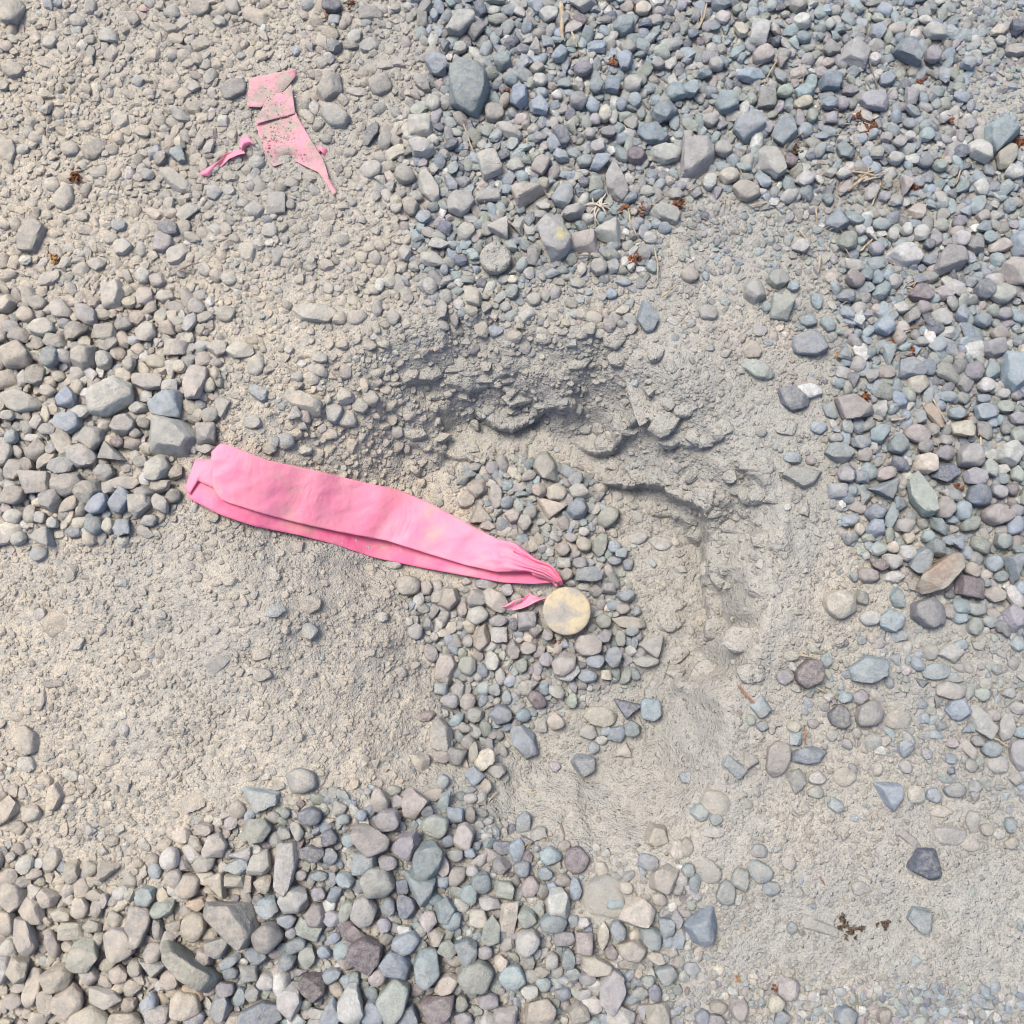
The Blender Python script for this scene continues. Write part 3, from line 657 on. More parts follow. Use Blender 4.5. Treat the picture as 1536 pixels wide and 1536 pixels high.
'H': """P l4 405,290 410,180 440,150 490,200 500,300 450,305;380 150 100 50 10 am4;490 80 90 70 0 ap4;450 30 60 55 0 qt4;525 35 100 70 90 al4;570 85 80 80 0 ak4;600 140 75 75 0 al4;690 30 60 60 0 rb4;720 140 105 95 0 ab3;745 60 75 50 90 rt4
880 75 100 75 -35 rm3;960 170 90 75 -60 rs4;1035 75 75 50 90 rn3;1165 150 155 90 -10 rs5;1285 120 140 90 -5 td3;1390 118 105 95 90 rt2;1305 205 85 70 20 at3;1235 225 95 75 55 ab3;1110 225 90 65 0 al4;1190 215 60 50 0 rb4;1170 258 65 45 0 rl4
P b3 755,195 810,185 870,235 890,320 830,345 775,285;1270 295 80 75 0 ts4;1135 295 60 60 0 ab4;1085 370 105 95 0 ab4;960 375 60 50 0 rp4;520 325 95 80 0 ag4;595 315 110 45 85 rs4;650 345 110 70 55 ac4;600 415 75 75 -50 qb3;695 390 95 65 0 ag4
650 465 80 55 90 rs4;455 330 80 60 0 rk4;345 365 100 85 0 ql7;455 445 70 60 90 rt5;235 485 75 55 0 rn4;175 525 120 85 -70 rk4;340 540 135 125 90 ak3;465 535 115 60 60 at3;540 510 55 45 0 rt3;515 590 75 75 0 qb3;580 590 80 50 90 rk3
425 640 125 110 0 rn3;215 615 115 100 0 rp3;390 575 65 60 90 rd3;P k3 60,640 140,630 230,690 220,740 130,780 90,740;P p3 210,740 270,680 340,655 355,720 320,795;P t3 315,810 350,720 430,700 470,760 450,830 400,885 320,870
P t4 290,850 430,880 410,960 370,1005 330,960;550 685 125 105 90 rk3;485 705 60 60 0 rb3;40 700 70 65 0 rt3;110 805 110 100 0 qt3;215 800 90 65 0 rp3;170 885 165 140 -15 rl3;520 865 105 80 60 rk3;460 820 90 60 90 ak3;280 910 70 60 90 qd3
215 995 80 70 90 rb3;300 995 110 90 90 ad3;110 1020 140 120 90 rg3;25 1020 110 60 60 rn3;195 1080 70 65 0 rp3;395 1060 85 85 0 ak3;295 1160 135 90 25 rb3;430 1130 80 75 0 as3;285 1105 80 45 0 rl3;505 1065 95 70 35 rt3;475 1010 120 90 90 at3
630 895 95 95 0 rt3;575 945 95 80 90 rt3;735 925 100 90 -50 an3;670 985 110 60 -5 ag3;850 910 95 75 55 rk3;620 1050 85 80 0 rs3;P n3 625,1150 640,1080 680,1025 720,1080 715,1160 660,1180;755 1040 140 70 80 qs3;835 1045 90 80 0 an3
810 830 75 70 0 ab3;720 815 80 80 0 ag3;940 770 105 85 0 rt3;720 740 80 60 0 qd3;820 640 130 80 80 rb4;770 665 60 35 90 rd3;885 680 85 60 20 al4;835 710 60 55 0 tp3;1058 790 120 115 90 rm3;915 850 70 60 0 rb3
P w3 920,970 935,925 1000,915 1025,960 1010,1060 930,1030;955 1070 130 85 0 rt3;1052 920 115 55 85 rb3;1170 965 220 200 0 rg7;1230 990 75 40 0 qt3;P s3 1235,1060 1270,990 1350,955 1415,1020 1405,1060 1350,1100;1280 920 60 55 0 as4
1420 700 120 110 0 as6;1455 880 120 115 0 as5;1380 805 95 70 -15 rb4;1170 840 85 60 -60 rs4;1510 760 100 70 90 rs5;1430 970 70 60 0 rs4;1390 1140 110 85 -35 at4;1240 1105 90 75 90 rt4;1175 1130 135 50 85 rs3;1090 1155 90 80 90 qk3
1090 1070 60 50 0 al4;1000 1140 100 65 0 ap3;1305 1190 130 90 0 as4;1460 1095 80 70 90 qb4;1505 1060 90 60 90 rp4;835 1155 125 110 50 rl3;645 1200 75 65 0 rp3;560 1195 110 110 0 ab3;480 1180 95 80 0 an3;720 1245 70 65 90 as3;605 1300 170 150 0 rn3
390 1265 180 125 80 rt3;250 1260 140 125 -30 ab3;P m2 45,1160 110,1125 195,1165 190,1230 140,1290 50,1210;170 1310 90 75 40 rk3;65 1320 70 55 90 rt3;475 1345 130 80 30 rs4;235 1410 200 135 70 rn3;P m4 345,1430 420,1385 520,1380 500,1470 420,1530
145 1475 120 100 90 rb3;305 1485 95 95 0 ab3;50 1440 200 120 90 al3;770 1315 125 105 0 rt3;660 1420 95 75 0 rp3;545 1430 75 60 90 an3;845 1380 80 55 0 rl3;740 1490 100 70 0 qk3;890 1470 140 130 40 as3;1065 1475 105 100 90 rk4
P p4 1155,1320 1210,1265 1260,1290 1275,1380 1220,1480 1165,1430;1255 1490 125 110 0 al4;1150 1265 140 85 -10 rs4;1105 1320 80 60 0 rp3;1040 1300 70 60 0 rt4;1020 1230 100 65 90 rt3;945 1240 80 60 90 rl3;905 1285 70 55 0 as3;1420 1485 110 100 90 as5
1300 1260 110 50 0 sg7;1460 1310 100 80 0 at6;550 1500 90 60 0 rp3;1375 1330 60 50 0 rn5;95 590 55 50 0 rb3;15 610 60 50 0 rt3;20 880 90 70 -50 at3;510 770 80 60 0 rg3;580 760 60 50 0 rb3;590 840 60 55 0 rl3""",
'I': """730 65 70 60 0 at3;795 65 75 75 0 ap3;655 65 50 40 0 rl4;700 150 120 105 90 rd4;830 140 150 115 50 rg3;975 165 140 90 0 as8;1235 120 110 105 60 ab3;1205 35 150 85 0 rk5;1330 175 160 90 -50 al4;1450 195 145 80 70 al4
1345 55 80 60 0 an3;1390 145 70 60 0 rk4;1460 45 70 50 0 rg3;1515 220 80 60 0 rt3;1510 325 150 90 90 rp4;1375 295 95 80 0 rt4;1320 260 70 50 0 rg4;1415 370 100 85 0 rl6;1285 300 120 50 -50 ak6;420 345 170 110 70 rk5
P b3 475,350 500,300 560,285 640,315 620,350 540,368;P l4 465,400 520,380 553,420 530,480 505,510 475,450;603 425 85 65 0 aw4;595 490 85 60 0 rl5;725 425 115 90 0 rs7;310 350 100 75 90 tk6;230 380 110 60 -40 qt5;350 110 85 75 -50 qt5
305 168 55 45 90 rn4;355 195 60 50 0 rb4;498 200 70 55 0 rs4;585 185 60 45 0 rk4;505 250 60 60 0 qt4;P b3 860,450 980,455 990,510 945,580 910,545 880,490;685 550 85 60 -45 at5;1045 500 80 75 90 rs5;1125 505 75 70 0 rb5;1225 480 110 70 0 rb6
P d2 1050,740 1130,740 1145,885 1100,885 1015,840;1055 1060 100 100 0 at4;P b3 0,1080 60,1030 130,1005 147,1110 100,1180 60,1170;1195 685 165 80 -5 al6;1285 725 100 70 0 rs7;1150 575 90 60 0 rs6;1300 625 100 65 90 rl6;1470 640 65 60 90 rt4
1475 720 70 55 0 rs5;1010 695 95 40 -40 qk6;165 545 150 110 -20 rs7;75 585 85 80 0 at5;148 615 60 50 0 rt5;145 670 100 50 0 al6;110 850 140 110 -40 rl7;255 880 110 80 90 an5;340 850 125 90 -30 rt5;190 950 130 90 90 rt6;395 925 80 65 0 rt5
340 755 80 60 0 rb6;480 810 75 65 0 rb7;20 740 90 60 90 rs5;P l7 560,1040 700,1100 690,1160 540,1110;490 1105 60 50 90 rt6;800 925 85 60 0 rk7;470 1370 100 100 0 ak4;413 1440 80 75 -40 rc4;250 1470 90 85 90 ak4;160 1455 80 60 0 rs4
85 1500 75 70 90 rb4;135 1515 120 60 0 rp4;730 1490 110 90 0 rb4;900 1495 70 70 0 rs4;705 1390 60 40 0 rb5;40 1290 75 60 0 rb6;1000 375 65 60 0 rp6;440 1500 70 70 0 rb4;1365 660 60 55 0 rs6;1420 680 55 50 0 rw6;20 840 60 60 0 rt5;25 430 70 50 0 rb5""",
}
# dusty lumps of the crumbling bank, in photo pixels: x y length width angle
CLODS = """962 590 95 42 -75;997 632 46 36 50;1028 610 40 30 40;1012 655 58 30 20;955 640 40 24 10;1060 660 34 22 0;908 662 44 30 30;880 640 30 24 0;930 535 40 30 30;925 505 44 40 10;1085 808 46 22 -25;1072 765 30 22 0;1145 740 46 34 30
1100 790 40 30 10;1145 810 34 28 0;1165 815 26 26 0;1060 745 44 22 -30;1020 735 50 20 -30;960 712 40 20 -20;780 590 60 24 10;815 598 34 16 20;770 612 28 18 0;725 565 40 20 10;700 555 34 22 0;760 560 44 24 0;840 605 40 18 -10
1070 850 34 28 60;1082 868 36 26 -40;1125 700 30 20 20;1110 730 40 24 20;1150 700 30 26 0;1175 700 30 22 0;1080 905 20 26 0;1000 932 48 40 0;1010 905 50 30 10;1090 940 60 40 0;870 540 44 30 20;650 590 40 24 0;680 545 50 26 0
610 560 40 24 10;640 555 50 28 0;620 650 44 26 -10;660 655 40 20 10;700 670 50 22 -15;1010 985 60 30 20;1060 1010 60 36 30;1120 960 70 40 0;1150 880 60 40 10;1130 1010 50 30 0;1180 640 36 26 0;1085 640 40 26 20"""

TAPE_AREA = mpoly([(280, 690), (318, 660), (470, 700), (620, 735), (720, 785), (845, 850), (850, 880), (760, 882), (640, 862), (440, 810), (320, 772), (272, 745)])
SCRAP_AREA = mpoly([(370, 112), (448, 100), (450, 170), (495, 240), (508, 290), (495, 292), (455, 250), (405, 250), (380, 190), (366, 160)])

def outline_of(it):
    """-> outline in map units around its centre, centre (photo px), kind, colour, dust"""
    tile, tok = it
    ox, oy = TILES[tile]
    p = tok.split()
    if p[0] == 'P':
        ck, du = p[1][0], int(p[1][1])
        Q = np.array([[float(c) for c in q.split(',')] for q in p[2:]]) / 3.0 + np.array([ox, oy])
        c = (Q.min(0) + Q.max(0)) / 2
        return 'P', ck, du, Q, c
    x, y, a, b, ang = map(float, p[:5])
    kd, ck, du = p[5][0], p[5][1], int(p[5][2])
    return kd, ck, du, (a / 3, b / 3, ang), np.array([x / 3 + ox, y / 3 + oy])

items = []
for tl, txt in STONES.items():
    for tok in txt.replace('\n', ';').split(';'):
        if tok.strip(): items.append((tl, tok.strip()))

# ------------------------------------------------------------------ where gravel lies thick or thin
# outline in photo px: cover, smallest and largest loose stone, dustiness
ZONES = [
    ([(-900, -900), (640, -900), (640, 330), (600, 480), (330, 480), (-900, 480)], .52, 3, 13, .8),
    ([(330, 20), (620, 40), (620, 140), (540, 190), (520, 330), (440, 440), (560, 500), (600, 640), (440, 660), (330, 480), (360, 300)], .46, 3, 12, .72),
    ([(600, -900), (2400, -900), (2400, 330), (1420, 310), (1220, 290), (1000, 300), (960, 430), (640, 440), (560, 250), (620, 120)], .85, 3, 13, .34),
    ([(1380, -900), (2400, -900), (2400, 190), (1440, 190)], .62, 3, 9, .4),
    ([(990, 300), (1240, 290), (1230, 430), (1200, 520), (1000, 500)], .5, 3, 9, .5),
    ([(640, 430), (960, 400), (940, 500), (700, 510)], .64, 3, 12, .6),
    ([(1240, 320), (2400, 300), (2400, 950), (1500, 960), (1420, 900), (1300, 850), (1255, 760), (1230, 640), (1250, 480)], .86, 3, 14, .34),
    ([(-900, 440), (310, 440), (330, 560), (325, 640), (250, 770), (120, 805), (-900, 770)], .88, 3, 15, .4),
    ([(660, 680), (740, 655), (860, 660), (905, 720), (930, 830), (965, 890), (1005, 960), (985, 1040), (960, 1090), (870, 1120), (790, 1080), (720, 1180), (640, 1120), (650, 1000), (560, 890), (600, 855), (700, 870), (780, 860), (700, 780)], .92, 3, 12, .35),
    ([(-900, 1130), (120, 1160), (330, 1230), (300, 1290), (-900, 1290)], .45, 4, 13, .6),
    ([(-900, 1215), (210, 1290), (340, 1205), (430, 1210), (560, 1170), (700, 1200), (740, 1240), (850, 1270), (1000, 1290), (1030, 1380), (1010, 2400), (-900, 2400)], .95, 3, 16, .3),
    ([(-900, 1215), (210, 1290), (330, 1310), (340, 2400), (-900, 2400)], .95, 3, 16, .6),  # higher dustiness also paints the warm lower-left light onto the gravel
    ([(860, 1250), (1040, 1290), (1060, 1420), (1030, 1480), (900, 1440)], .60, 4, 13, .45),
    ([(1010, 1455), (1300, 1470), (2400, 1500), (2400, 2400), (1000, 2400)], .60, 3, 8, .35),
    ([(1380, 960), (2400, 930), (2400, 1200), (1430, 1190), (1300, 1100), (1190, 1080), (1180, 990), (1290, 930)], .5, 3, 12, .55),
    ([(760, 1110), (990, 1010), (1180, 1000), (1180, 1120), (1000, 1270), (760, 1230)], .05, 2, 6, .7),
    ([(1080, 600), (1230, 620), (1250, 760), (1260, 900), (1180, 980), (1070, 960), (1060, 760)], .10, 3, 9, .8),
]
GRID = 12
zx = np.arange(-420, 1960, GRID)
ZU, ZV = np.meshgrid(zx, zx)
z_cov = np.full(ZU.shape, .2); z_lo = np.full(ZU.shape, 3.0); z_hi = np.full(ZU.shape, 9.0); z_du = np.full(ZU.shape, .75)
jx = 26 * fbm(ZU, ZV, 90, 3, 77); jy = 26 * fbm(ZU, ZV, 90, 3, 88)
for P, c_, lo_, hi_, du_ in ZONES:
    mk = sst(14, -14, poly_sd(ZU + jx, ZV + jy, P)) if False else 1 - sst(-16, 16, poly_sd(ZU + jx, ZV + jy, P))
    z_cov += (c_ - z_cov) * mk; z_lo += (lo_ - z_lo) * mk; z_hi += (hi_ - z_hi) * mk; z_du += (du_ - z_du) * mk
z_cov = np.clip(z_cov * (1 + np.where(z_cov > .7, .3, .9) * fbm(ZU, ZV, 70, 2, 99)), 0, 1)

def zone(u, v):
    i = np.clip(((np.asarray(v) + 420) / GRID).astype(int), 0, len(zx) - 1)
    j = np.clip(((np.asarray(u) + 420) / GRID).astype(int), 0, len(zx) - 1)
    return z_cov[i, j], z_lo[i, j], z_hi[i, j], z_du[i, j]

# occupancy raster in map units, half-unit 2
OC0, OCR = -1200, 2.0
OC = np.zeros((1200, 1200), bool)
_oy, _ox = np.mgrid[-40:41, -40:41]

def oc_mark_ellipse(x, y, a, b, ang, k=.9):
    ca, sa = math.cos(math.radians(ang)), math.sin(math.radians(ang))
    ci, cj = int((y - OC0) / OCR), int((x - OC0) / OCR)
    R = int(max(a, b) / 2 / OCR) + 2
    if ci - R < 0 or cj - R < 0 or ci + R >= 1200 or cj + R >= 1200: return
    yy, xx = np.mgrid[-R:R + 1, -R:R + 1] * OCR
    e = ((xx * ca + yy * sa) / (a / 2 * k)) ** 2 + ((-xx * sa + yy * ca) / (b / 2 * k)) ** 2 <= 1
    OC[ci - R:ci + R + 1, cj - R:cj + R + 1] |= e

# ------------------------------------------------------------------ the stones read off the photograph
recs = []
for it in items:
    kd, ck, du, g, c = outline_of(it)
    z = 0.0
    for _ in range(3):
        x, y = px(c[0], c[1], z)
        z = float(terrain(np.array([x]), np.array([y]))[0])
    sc_ = (CAM[2] - z) / CAM[2]
    r = np.random.default_rng(int(abs(c[0] * 7919 + c[1] * 104729)) % (2 ** 31))
    if kd == 'P':
        X, Y = px(g[:, 0], g[:, 1], z)
        out = np.stack([X - x, Y - y], 1)
        a, b, ang = np.ptp(out[:, 0]), np.ptp(out[:, 1]), 0.0
        area = .75 * a * b
        kk = 'a'
    else:
        a, b, ang = g[0] * sc_, g[1] * sc_, g[2]
        o = kind_outline(kd, r) * np.array([a / 2, b / 2])
        ca, sa = math.cos(math.radians(ang)), math.sin(math.radians(ang))
        out = np.stack([o[:, 0] * ca - o[:, 1] * sa, o[:, 0] * sa + o[:, 1] * ca], 1)
        area = .78 * a * b; kk = kd
    recs.append(dict(x=x, y=y, z=z, out=out, a=a, b=b, ang=ang, kd=kd, kk=kk, ck=ck, du=du, area=area, r=r, u=c[0], v=c[1]))
recs.sort(key=lambda q: -q['area'])

def build_rec(q, level):
    r = q['r']; m = min(q['a'], q['b'])
    hz = m * (r.uniform(.30, .42) if q['kk'] != 's' else r.uniform(.2, .28))
    V, F = stone_verts(q['out'] * (.95 if q['du'] < 5 else .99), hz, q['kk'], r, level)
    # a slight lean
    ta, tb = r.normal(0, .10, 2)
    V[:, 2] += V[:, 0] * ta * .6 + V[:, 1] * tb * .6
    k = {0: .62, 1: .62, 2: .62, 3: .58, 4: .5, 5: .38, 6: .18, 7: -.25, 8: -.5, 9: -.1}[q['du']]
    cz = q['z'] + hz * k
    if q['du'] == 7: cz = q['z'] - hz * .85 + 5.5
    if q['du'] == 8: cz = q['z'] - hz * .85 + 4.0
    cov = zone(np.array([q['u']]), np.array([q['v']]))[0][0]
    cz += 11.0 * max(cov - .5, 0) * 2
    L = np.array([q['x'], q['y'], cz])
    return V + L, F, L

oc_mark_ellipse(*px(850, 917, -98), 86, 84, 0, 1.0)
oc_mark_ellipse(*px(743, 388, 15), 50, 56, 0, 1.0)
for q in recs:
    oc_mark_ellipse(q['x'], q['y'], q['a'], q['b'], q['ang'], .88 if q['kd'] != 'P' else .85)

HERO_N = 300
heroes = recs[:HERO_N]; minor = recs[HERO_N:]

LANDMARKS = [
    (743, 388, 75, 'beside the dusty puck'), (852, 916, 70, 'touching the yellow cap'), (852, 916, 150, 'near the yellow cap'),
    (410, 175, 75, 'by the folded pink scrap'), (335, 240, 60, 'by the pink shred'), (285, 700, 75, "by the tape's cut end"),
    (905, 310, 90, 'near the root tuft'), (1290, 1385, 110, 'by the dark husks'), (1290, 270, 90, 'among broken straw')]

def context(u, v, x, y):
    for lu, lv, R, t in LANDMARKS:
        if math.hypot(u - lu, v - lv) < R: return t
    td = float(poly_sd(np.array([x]), np.array([y]), TAPE_AREA)[0])
    if td < 60: return 'alongside the pink tape'
    fd = float(poly_sd(np.array([x]), np.array([y]), FLOOR)[0])
    if fd < 0: return 'on the hole floor'
    if fd < 120 and v < 640: return 'above the crumbling bank'
    if u < 330 and 430 < v < 830: return 'in the heap by tape end'
    if v > 1160 and u < 1040: return 'in thick gravel bed' if u > 330 else 'in pale gravel bed'
    if u < 640 and v < 660: return 'in dusty ground around scrap'
    if u > 1230 and 300 < v < 960: return 'in gravel beyond the rim'
    if v < 460: return 'in strawy gravel'
    if u > 1000 and v > 960: return 'in bare dust'
    if u < 640: return 'in crumbly dust by tape'
    return "by the hole's edge"

def size_word(m):
    return 'large' if m > 56 else 'big' if m > 46 else 'mid-sized' if m > 37 else 'small'

DUSTW = {5: 'dusty', 6: 'dust coated', 7: 'half buried', 8: 'mostly buried'}
for q in heroes:
    m = math.sqrt(q['a'] * q['b'])
    el = q['a'] / max(q['b'], 1) if q['kd'] != 'P' else max(q['a'], q['b']) / min(q['a'], q['b'])
    form = KNAME[q['kd']]
    if el > 1.9: form = 'long ' + form.replace('rounded', 'smooth')
    elif el > 1.45 and q['kd'] == 'r': form = 'oval'
    parts = [size_word(m)] + ([DUSTW[q['du']]] if q['du'] in DUSTW else []) + [CNAME[q['ck']], form, 'stone']
    q['core'] = ' '.join(parts)
    q['short'] = CNAME[q['ck']] + ' ' + form.split()[-1]
    q['ctx'] = context(q['u'], q['v'], q['x'], q['y'])
    q['label'] = q['core'] + ' ' + q['ctx']
from collections import Counter
cnt = Counter(q['label'] for q in heroes)
used = {k for k, c_ in cnt.items() if c_ == 1}
for q in heroes:
    if cnt[q['label']] > 1:
        near = sorted((o for o in heroes if o is not q), key=lambda o: math.hypot(o['x'] - q['x'], o['y'] - q['y']) - .3 * math.sqrt(o['area']))
        cands = [q['label'] + ', by a ' + o['short'] + ' one' for o in near[:3]]
        cands += [q['label'] + ', by ' + near[0]['short'] + ' and ' + o['short'] + ' ones' for o in near[1:4]]
        cands += [q['label'] + ', between ' + near[1]['short'] + ' and ' + o['short'] + ' ones' for o in near[2:7]]
        cands = [c_ for c_ in cands if len(c_.split()) <= 16] or [c_.replace('mid-sized ', '').replace('small ', '').replace('dust coated ', 'dusty ').replace('slab-like ', 'slab ').replace('half buried ', '') for c_ in cands[:3]]
        q['label'] = next((c_ for c_ in cands if c_ not in used), cands[0])
        used.add(q['label'])

LICHEN = px(512 + 975 / 3, 1095 / 3, 0)
for q in heroes:
    m = math.sqrt(q['a'] * q['b'])
    V, F, L = build_rec(q, 5 if m > 62 else 4)
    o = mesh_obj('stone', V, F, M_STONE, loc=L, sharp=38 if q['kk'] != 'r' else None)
    c = stone_colour(q['ck'], q['r'], min(q['du'] / 9 * .88 + (.18 if q['u'] < 380 and q['v'] > 1050 else 0), .8))  # added lower-left dust puts the warmer, brighter light into the stone colour
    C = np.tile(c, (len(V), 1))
    if abs(q['x'] - LICHEN[0]) < 25 and abs(q['y'] - LICHEN[1]) < 30 and q['kd'] == 'P':
        d = np.hypot(V[:, 0] - LICHEN[0] - 3, V[:, 1] - LICHEN[1]) + 5 * sines(V, q['r'], .25)
        w = np.where(V[:, 2] > L[2], 1 - sst(5, 12, d), 0)[:, None]
        C[:, :3] = C[:, :3] * (1 - w) + np.array(srgb(226, 214, 150)) * w
        q['label'] = 'light grey stone with a yellow crusty spot, near the dusty round puck'
    if q['ck'] == 'o' and q['kd'] == 'P':
        w = sst(.1, .5, sines(V * np.array([1, 1, .3]), q['r'], .06) + .2)[:, None] * .7
        base = np.array(srgb(172, 166, 152))
        C[:, :3] = base * (1 - w) + np.array(srgb(150, 108, 76)) * w
    add_attr(o.data, C, np.full(len(V), q['r'].uniform(.1, 1.0) ** 1.4))
    tag(o, q['label'], 'stone', 'separate stones lying on the gravelly ground')

# ------------------------------------------------------------------ joined loose stones
class Joiner:
    def __init__(s): s.V = []; s.F = []; s.C = []; s.R = []; s.n = 0
    def add(s, V, F, c, rnd):
        s.V.append(V); s.F.append(F + s.n); s.n += len(V)
        s.C.append(np.tile(c, (len(V), 1)) if np.ndim(c) == 1 else c); s.R.append(np.full(len(V), rnd))
    def make(s, name, mat, label, cat, sharp=35, smooth=True):
        o = mesh_obj(name, np.concatenate(s.V), np.concatenate(s.F), mat, sharp=sharp, smooth=smooth)
        add_attr(o.data, np.concatenate(s.C), np.concatenate(s.R))
        o['kind'] = 'stuff'; tag(o, label, cat)
        return o

jm = Joiner()
for q in minor:
    V, F, L = build_rec(q, 3)
    jm.add(V, F, stone_colour(q['ck'], q['r'], q['du'] / 9 * .8), q['r'].uniform(.1, 1.0) ** 1.4)

# library of small shapes, unit half size
LIB = {}
for lev in (1, 2, 3):
    LIB[lev] = []
    for i in range(70):
        r = np.random.default_rng(900 + i)
        kd = 'raaqaast'[i % 8]
        o = kind_outline(kd, r)
        V, F = stone_verts(o, r.uniform(.5, .8), kd, r, lev)
        LIB[lev].append(V)

PALZ = {'left': 'ssslllggkkwcb', 'right': 'bbbbttttllggnndkwp', 'hole': 'kggglllpbbttsn', 'bed': 'bbbttlllggpknnsmw', 'dusty': 'sllggkcbt'}

def zone_pal(u, v):
    if 560 < u < 1010 and 660 < v < 1190: return PALZ['hole']
    if v > 1180 and u < 1040: return PALZ['bed'] if u > 300 + 0.5 * (1536 - v) * .4 else PALZ['left']
    if u > 620 and v < 460 or u > 1200: return PALZ['right']
    if u < 640: return PALZ['left']
    return PALZ['dusty']

def rot_scale(V, sx, sy, sz, yaw, t1, t2):
    W = V * np.array([sx, sy, sz])
    c, s_ = math.cos(yaw), math.sin(yaw)
    X = W[:, 0] * c - W[:, 1] * s_; Y = W[:, 0] * s_ + W[:, 1] * c
    Z = W[:, 2] + X * t1 + Y * t2
    return np.stack([X - Z * t1 * .5, Y - Z * t2 * .5, Z], 1)

placed = []
BINS = [(17, 2600), (14, 5000), (11.5, 9000), (9.5, 15000), (7.8, 30000), (6.4, 44000), (5.2, 60000), (4.2, 72000), (3.4, 70000)]
LIM = 1060.0
for rad, natt in BINS:
    xs = rng.uniform(-LIM, LIM, natt); ys = rng.uniform(-LIM, LIM, natt)
    us, vs = to_px(xs, ys, 0)
    cv, lo, hi, du = zone(us, vs)
    ok = (rng.random(natt) < np.where(cv > .65, 1, cv)) & (rad <= hi * 1.02) & (rad >= lo * .8)
    # thin zones take few of the big ones
    ok &= rng.random(natt) < np.where(cv > .65, 1.0, np.clip(cv * 1.2, .03, 1) * np.clip((9.0 / rad), .2, 1))
    for x, y, u, v, d in zip(xs[ok], ys[ok], us[ok], vs[ok], du[ok]):
        a = rad * rng.uniform(.85, 1.35); b = rad * rng.uniform(.7, 1.0)
        i0, j0 = int((y - OC0) / OCR), int((x - OC0) / OCR)
        k = max(int(rad * .62 / OCR), 1)
        if OC[i0, j0] or OC[i0 - k, j0] or OC[i0 + k, j0] or OC[i0, j0 - k] or OC[i0, j0 + k]: continue
        kd_ = max(int(k * .7), 1)
        if OC[i0 - kd_, j0 - kd_] or OC[i0 + kd_, j0 + kd_] or OC[i0 - kd_, j0 + kd_] or OC[i0 + kd_, j0 - kd_]: continue
        R = max(int(rad * .74 / OCR), 1)
        sub = OC[i0 - R:i0 + R + 1, j0 - R:j0 + R + 1]
        sub |= (_oy[40 - R:41 + R, 40 - R:41 + R] ** 2 + _ox[40 - R:41 + R, 40 - R:41 + R] ** 2) <= R * R
        placed.append((x, y, u, v, a, b, d))
pl = np.array(placed)
pz = terrain(pl[:, 0], pl[:, 1])
tsd = poly_sd(pl[:, 0], pl[:, 1], TAPE_AREA); ssd = poly_sd(pl[:, 0], pl[:, 1], SCRAP_AREA)
pcov = zone(pl[:, 2], pl[:, 3])[0]
js = Joiner()
F1, F2 = ICO[1][1], ICO[2][1]
for (x, y, u, v, a, b, d), z, ts, ss, cv in zip(placed, pz, tsd, ssd, pcov):
    m = max(a, b)
    if (ts < m * .4 or ss < m * .3) and m > 5: continue
    lev = 3 if m > 16 else 2 if m > 9 else 1
    c_ = b * rng.uniform(.75, 1.1)
    V = rot_scale(LIB[lev][rng.integers(70)], a, b, c_, rng.uniform(0, 6.28), *rng.normal(0, .22, 2))
    dust = np.clip(d * rng.uniform(.5, 1.25), 0, .8)
    emb = (.42 if cv > .6 else .42 - .75 * dust * rng.random())
    V = V + np.array([x, y, z + c_ * .6 * emb + max(cv - .5, 0) * 1.7 * max(m - 5, 0)])
    cc = stone_colour(rng.choice(list(zone_pal(u, v))), rng, dust)
    (jm if lev >= 2 and m > 10 else js).add(V, ICO[lev][1], cc, rng.uniform(.1, 1) ** 1.4)
print('loose stones', len(placed), 'joined verts', jm.n, js.n)
# the same gravel goes on beyond the picture, thinning out in detail
nf = 9000
rr_ = LIM * np.exp(rng.random(nf) * math.log(2.4)); th = rng.uniform(0, 2 * math.pi, nf)
fx, fy = rr_ * np.cos(th), rr_ * np.sin(th)
kf = (np.maximum(np.abs(fx), np.abs(fy)) > LIM) & (fbm(fx, fy, 420, 2, 171) > -.12)
fx, fy = fx[kf], fy[kf]; fz = terrain(fx, fy)
for x, y, z in zip(fx, fy, fz):
    a = rng.uniform(6, 15) * rng.uniform(.7, 1.2)
    V = rot_scale(LIB[1][rng.integers(70)], a * rng.uniform(1, 1.4), a, a * .8, rng.uniform(0, 6.28), *rng.normal(0, .2, 2))
    js.add(V + np.array([x, y, z + a * .25]), F1, stone_colour(rng.choice(list(PALZ['right'] if x > 0 else PALZ['left'])), rng, .4), .5)
jm.make('loose_gravel', M_STONE, 'loose grey, bluish and sandy gravel filling between the larger stones', 'gravel', 35)
js.make('fine_gravel', M_STONE, 'fine mixed gravel chips strewn between and around the stones', 'gravel', 30)

# ------------------------------------------------------------------ clods of the bank
jc = Joiner()
for tok in CLODS.replace('\n', ';').split(';'):
    u, v, a, b, ang = map(float, tok.split())
    z = 0.
    for _ in range(3):
        x, y = px(u, v, z); z = float(terrain(np.array([x]), np.array([y]))[0])
    r = np.random.default_rng(int(u * 31 + v * 17))
    o = kind_outline('a', r) * np.array([a / 2, b / 2]); ca, sa = math.cos(math.radians(ang)), math.sin(math.radians(ang))
    o = np.stack([o[:, 0] * ca - o[:, 1] * sa, o[:, 0] * sa + o[:, 1] * ca], 1)
    hz = min(a, b) * .24
    V, F = stone_verts(o, hz, 'a', r, 3)
    V = V * (1 + .06 * sines(V / 5, r, 1.0) + .04 * sines(V / 2, r, 1.0))[:, None]
    jc.add(V + np.array([x, y, z - hz * .15]), F, np.array([.4, .38, .35, .9]), .2)
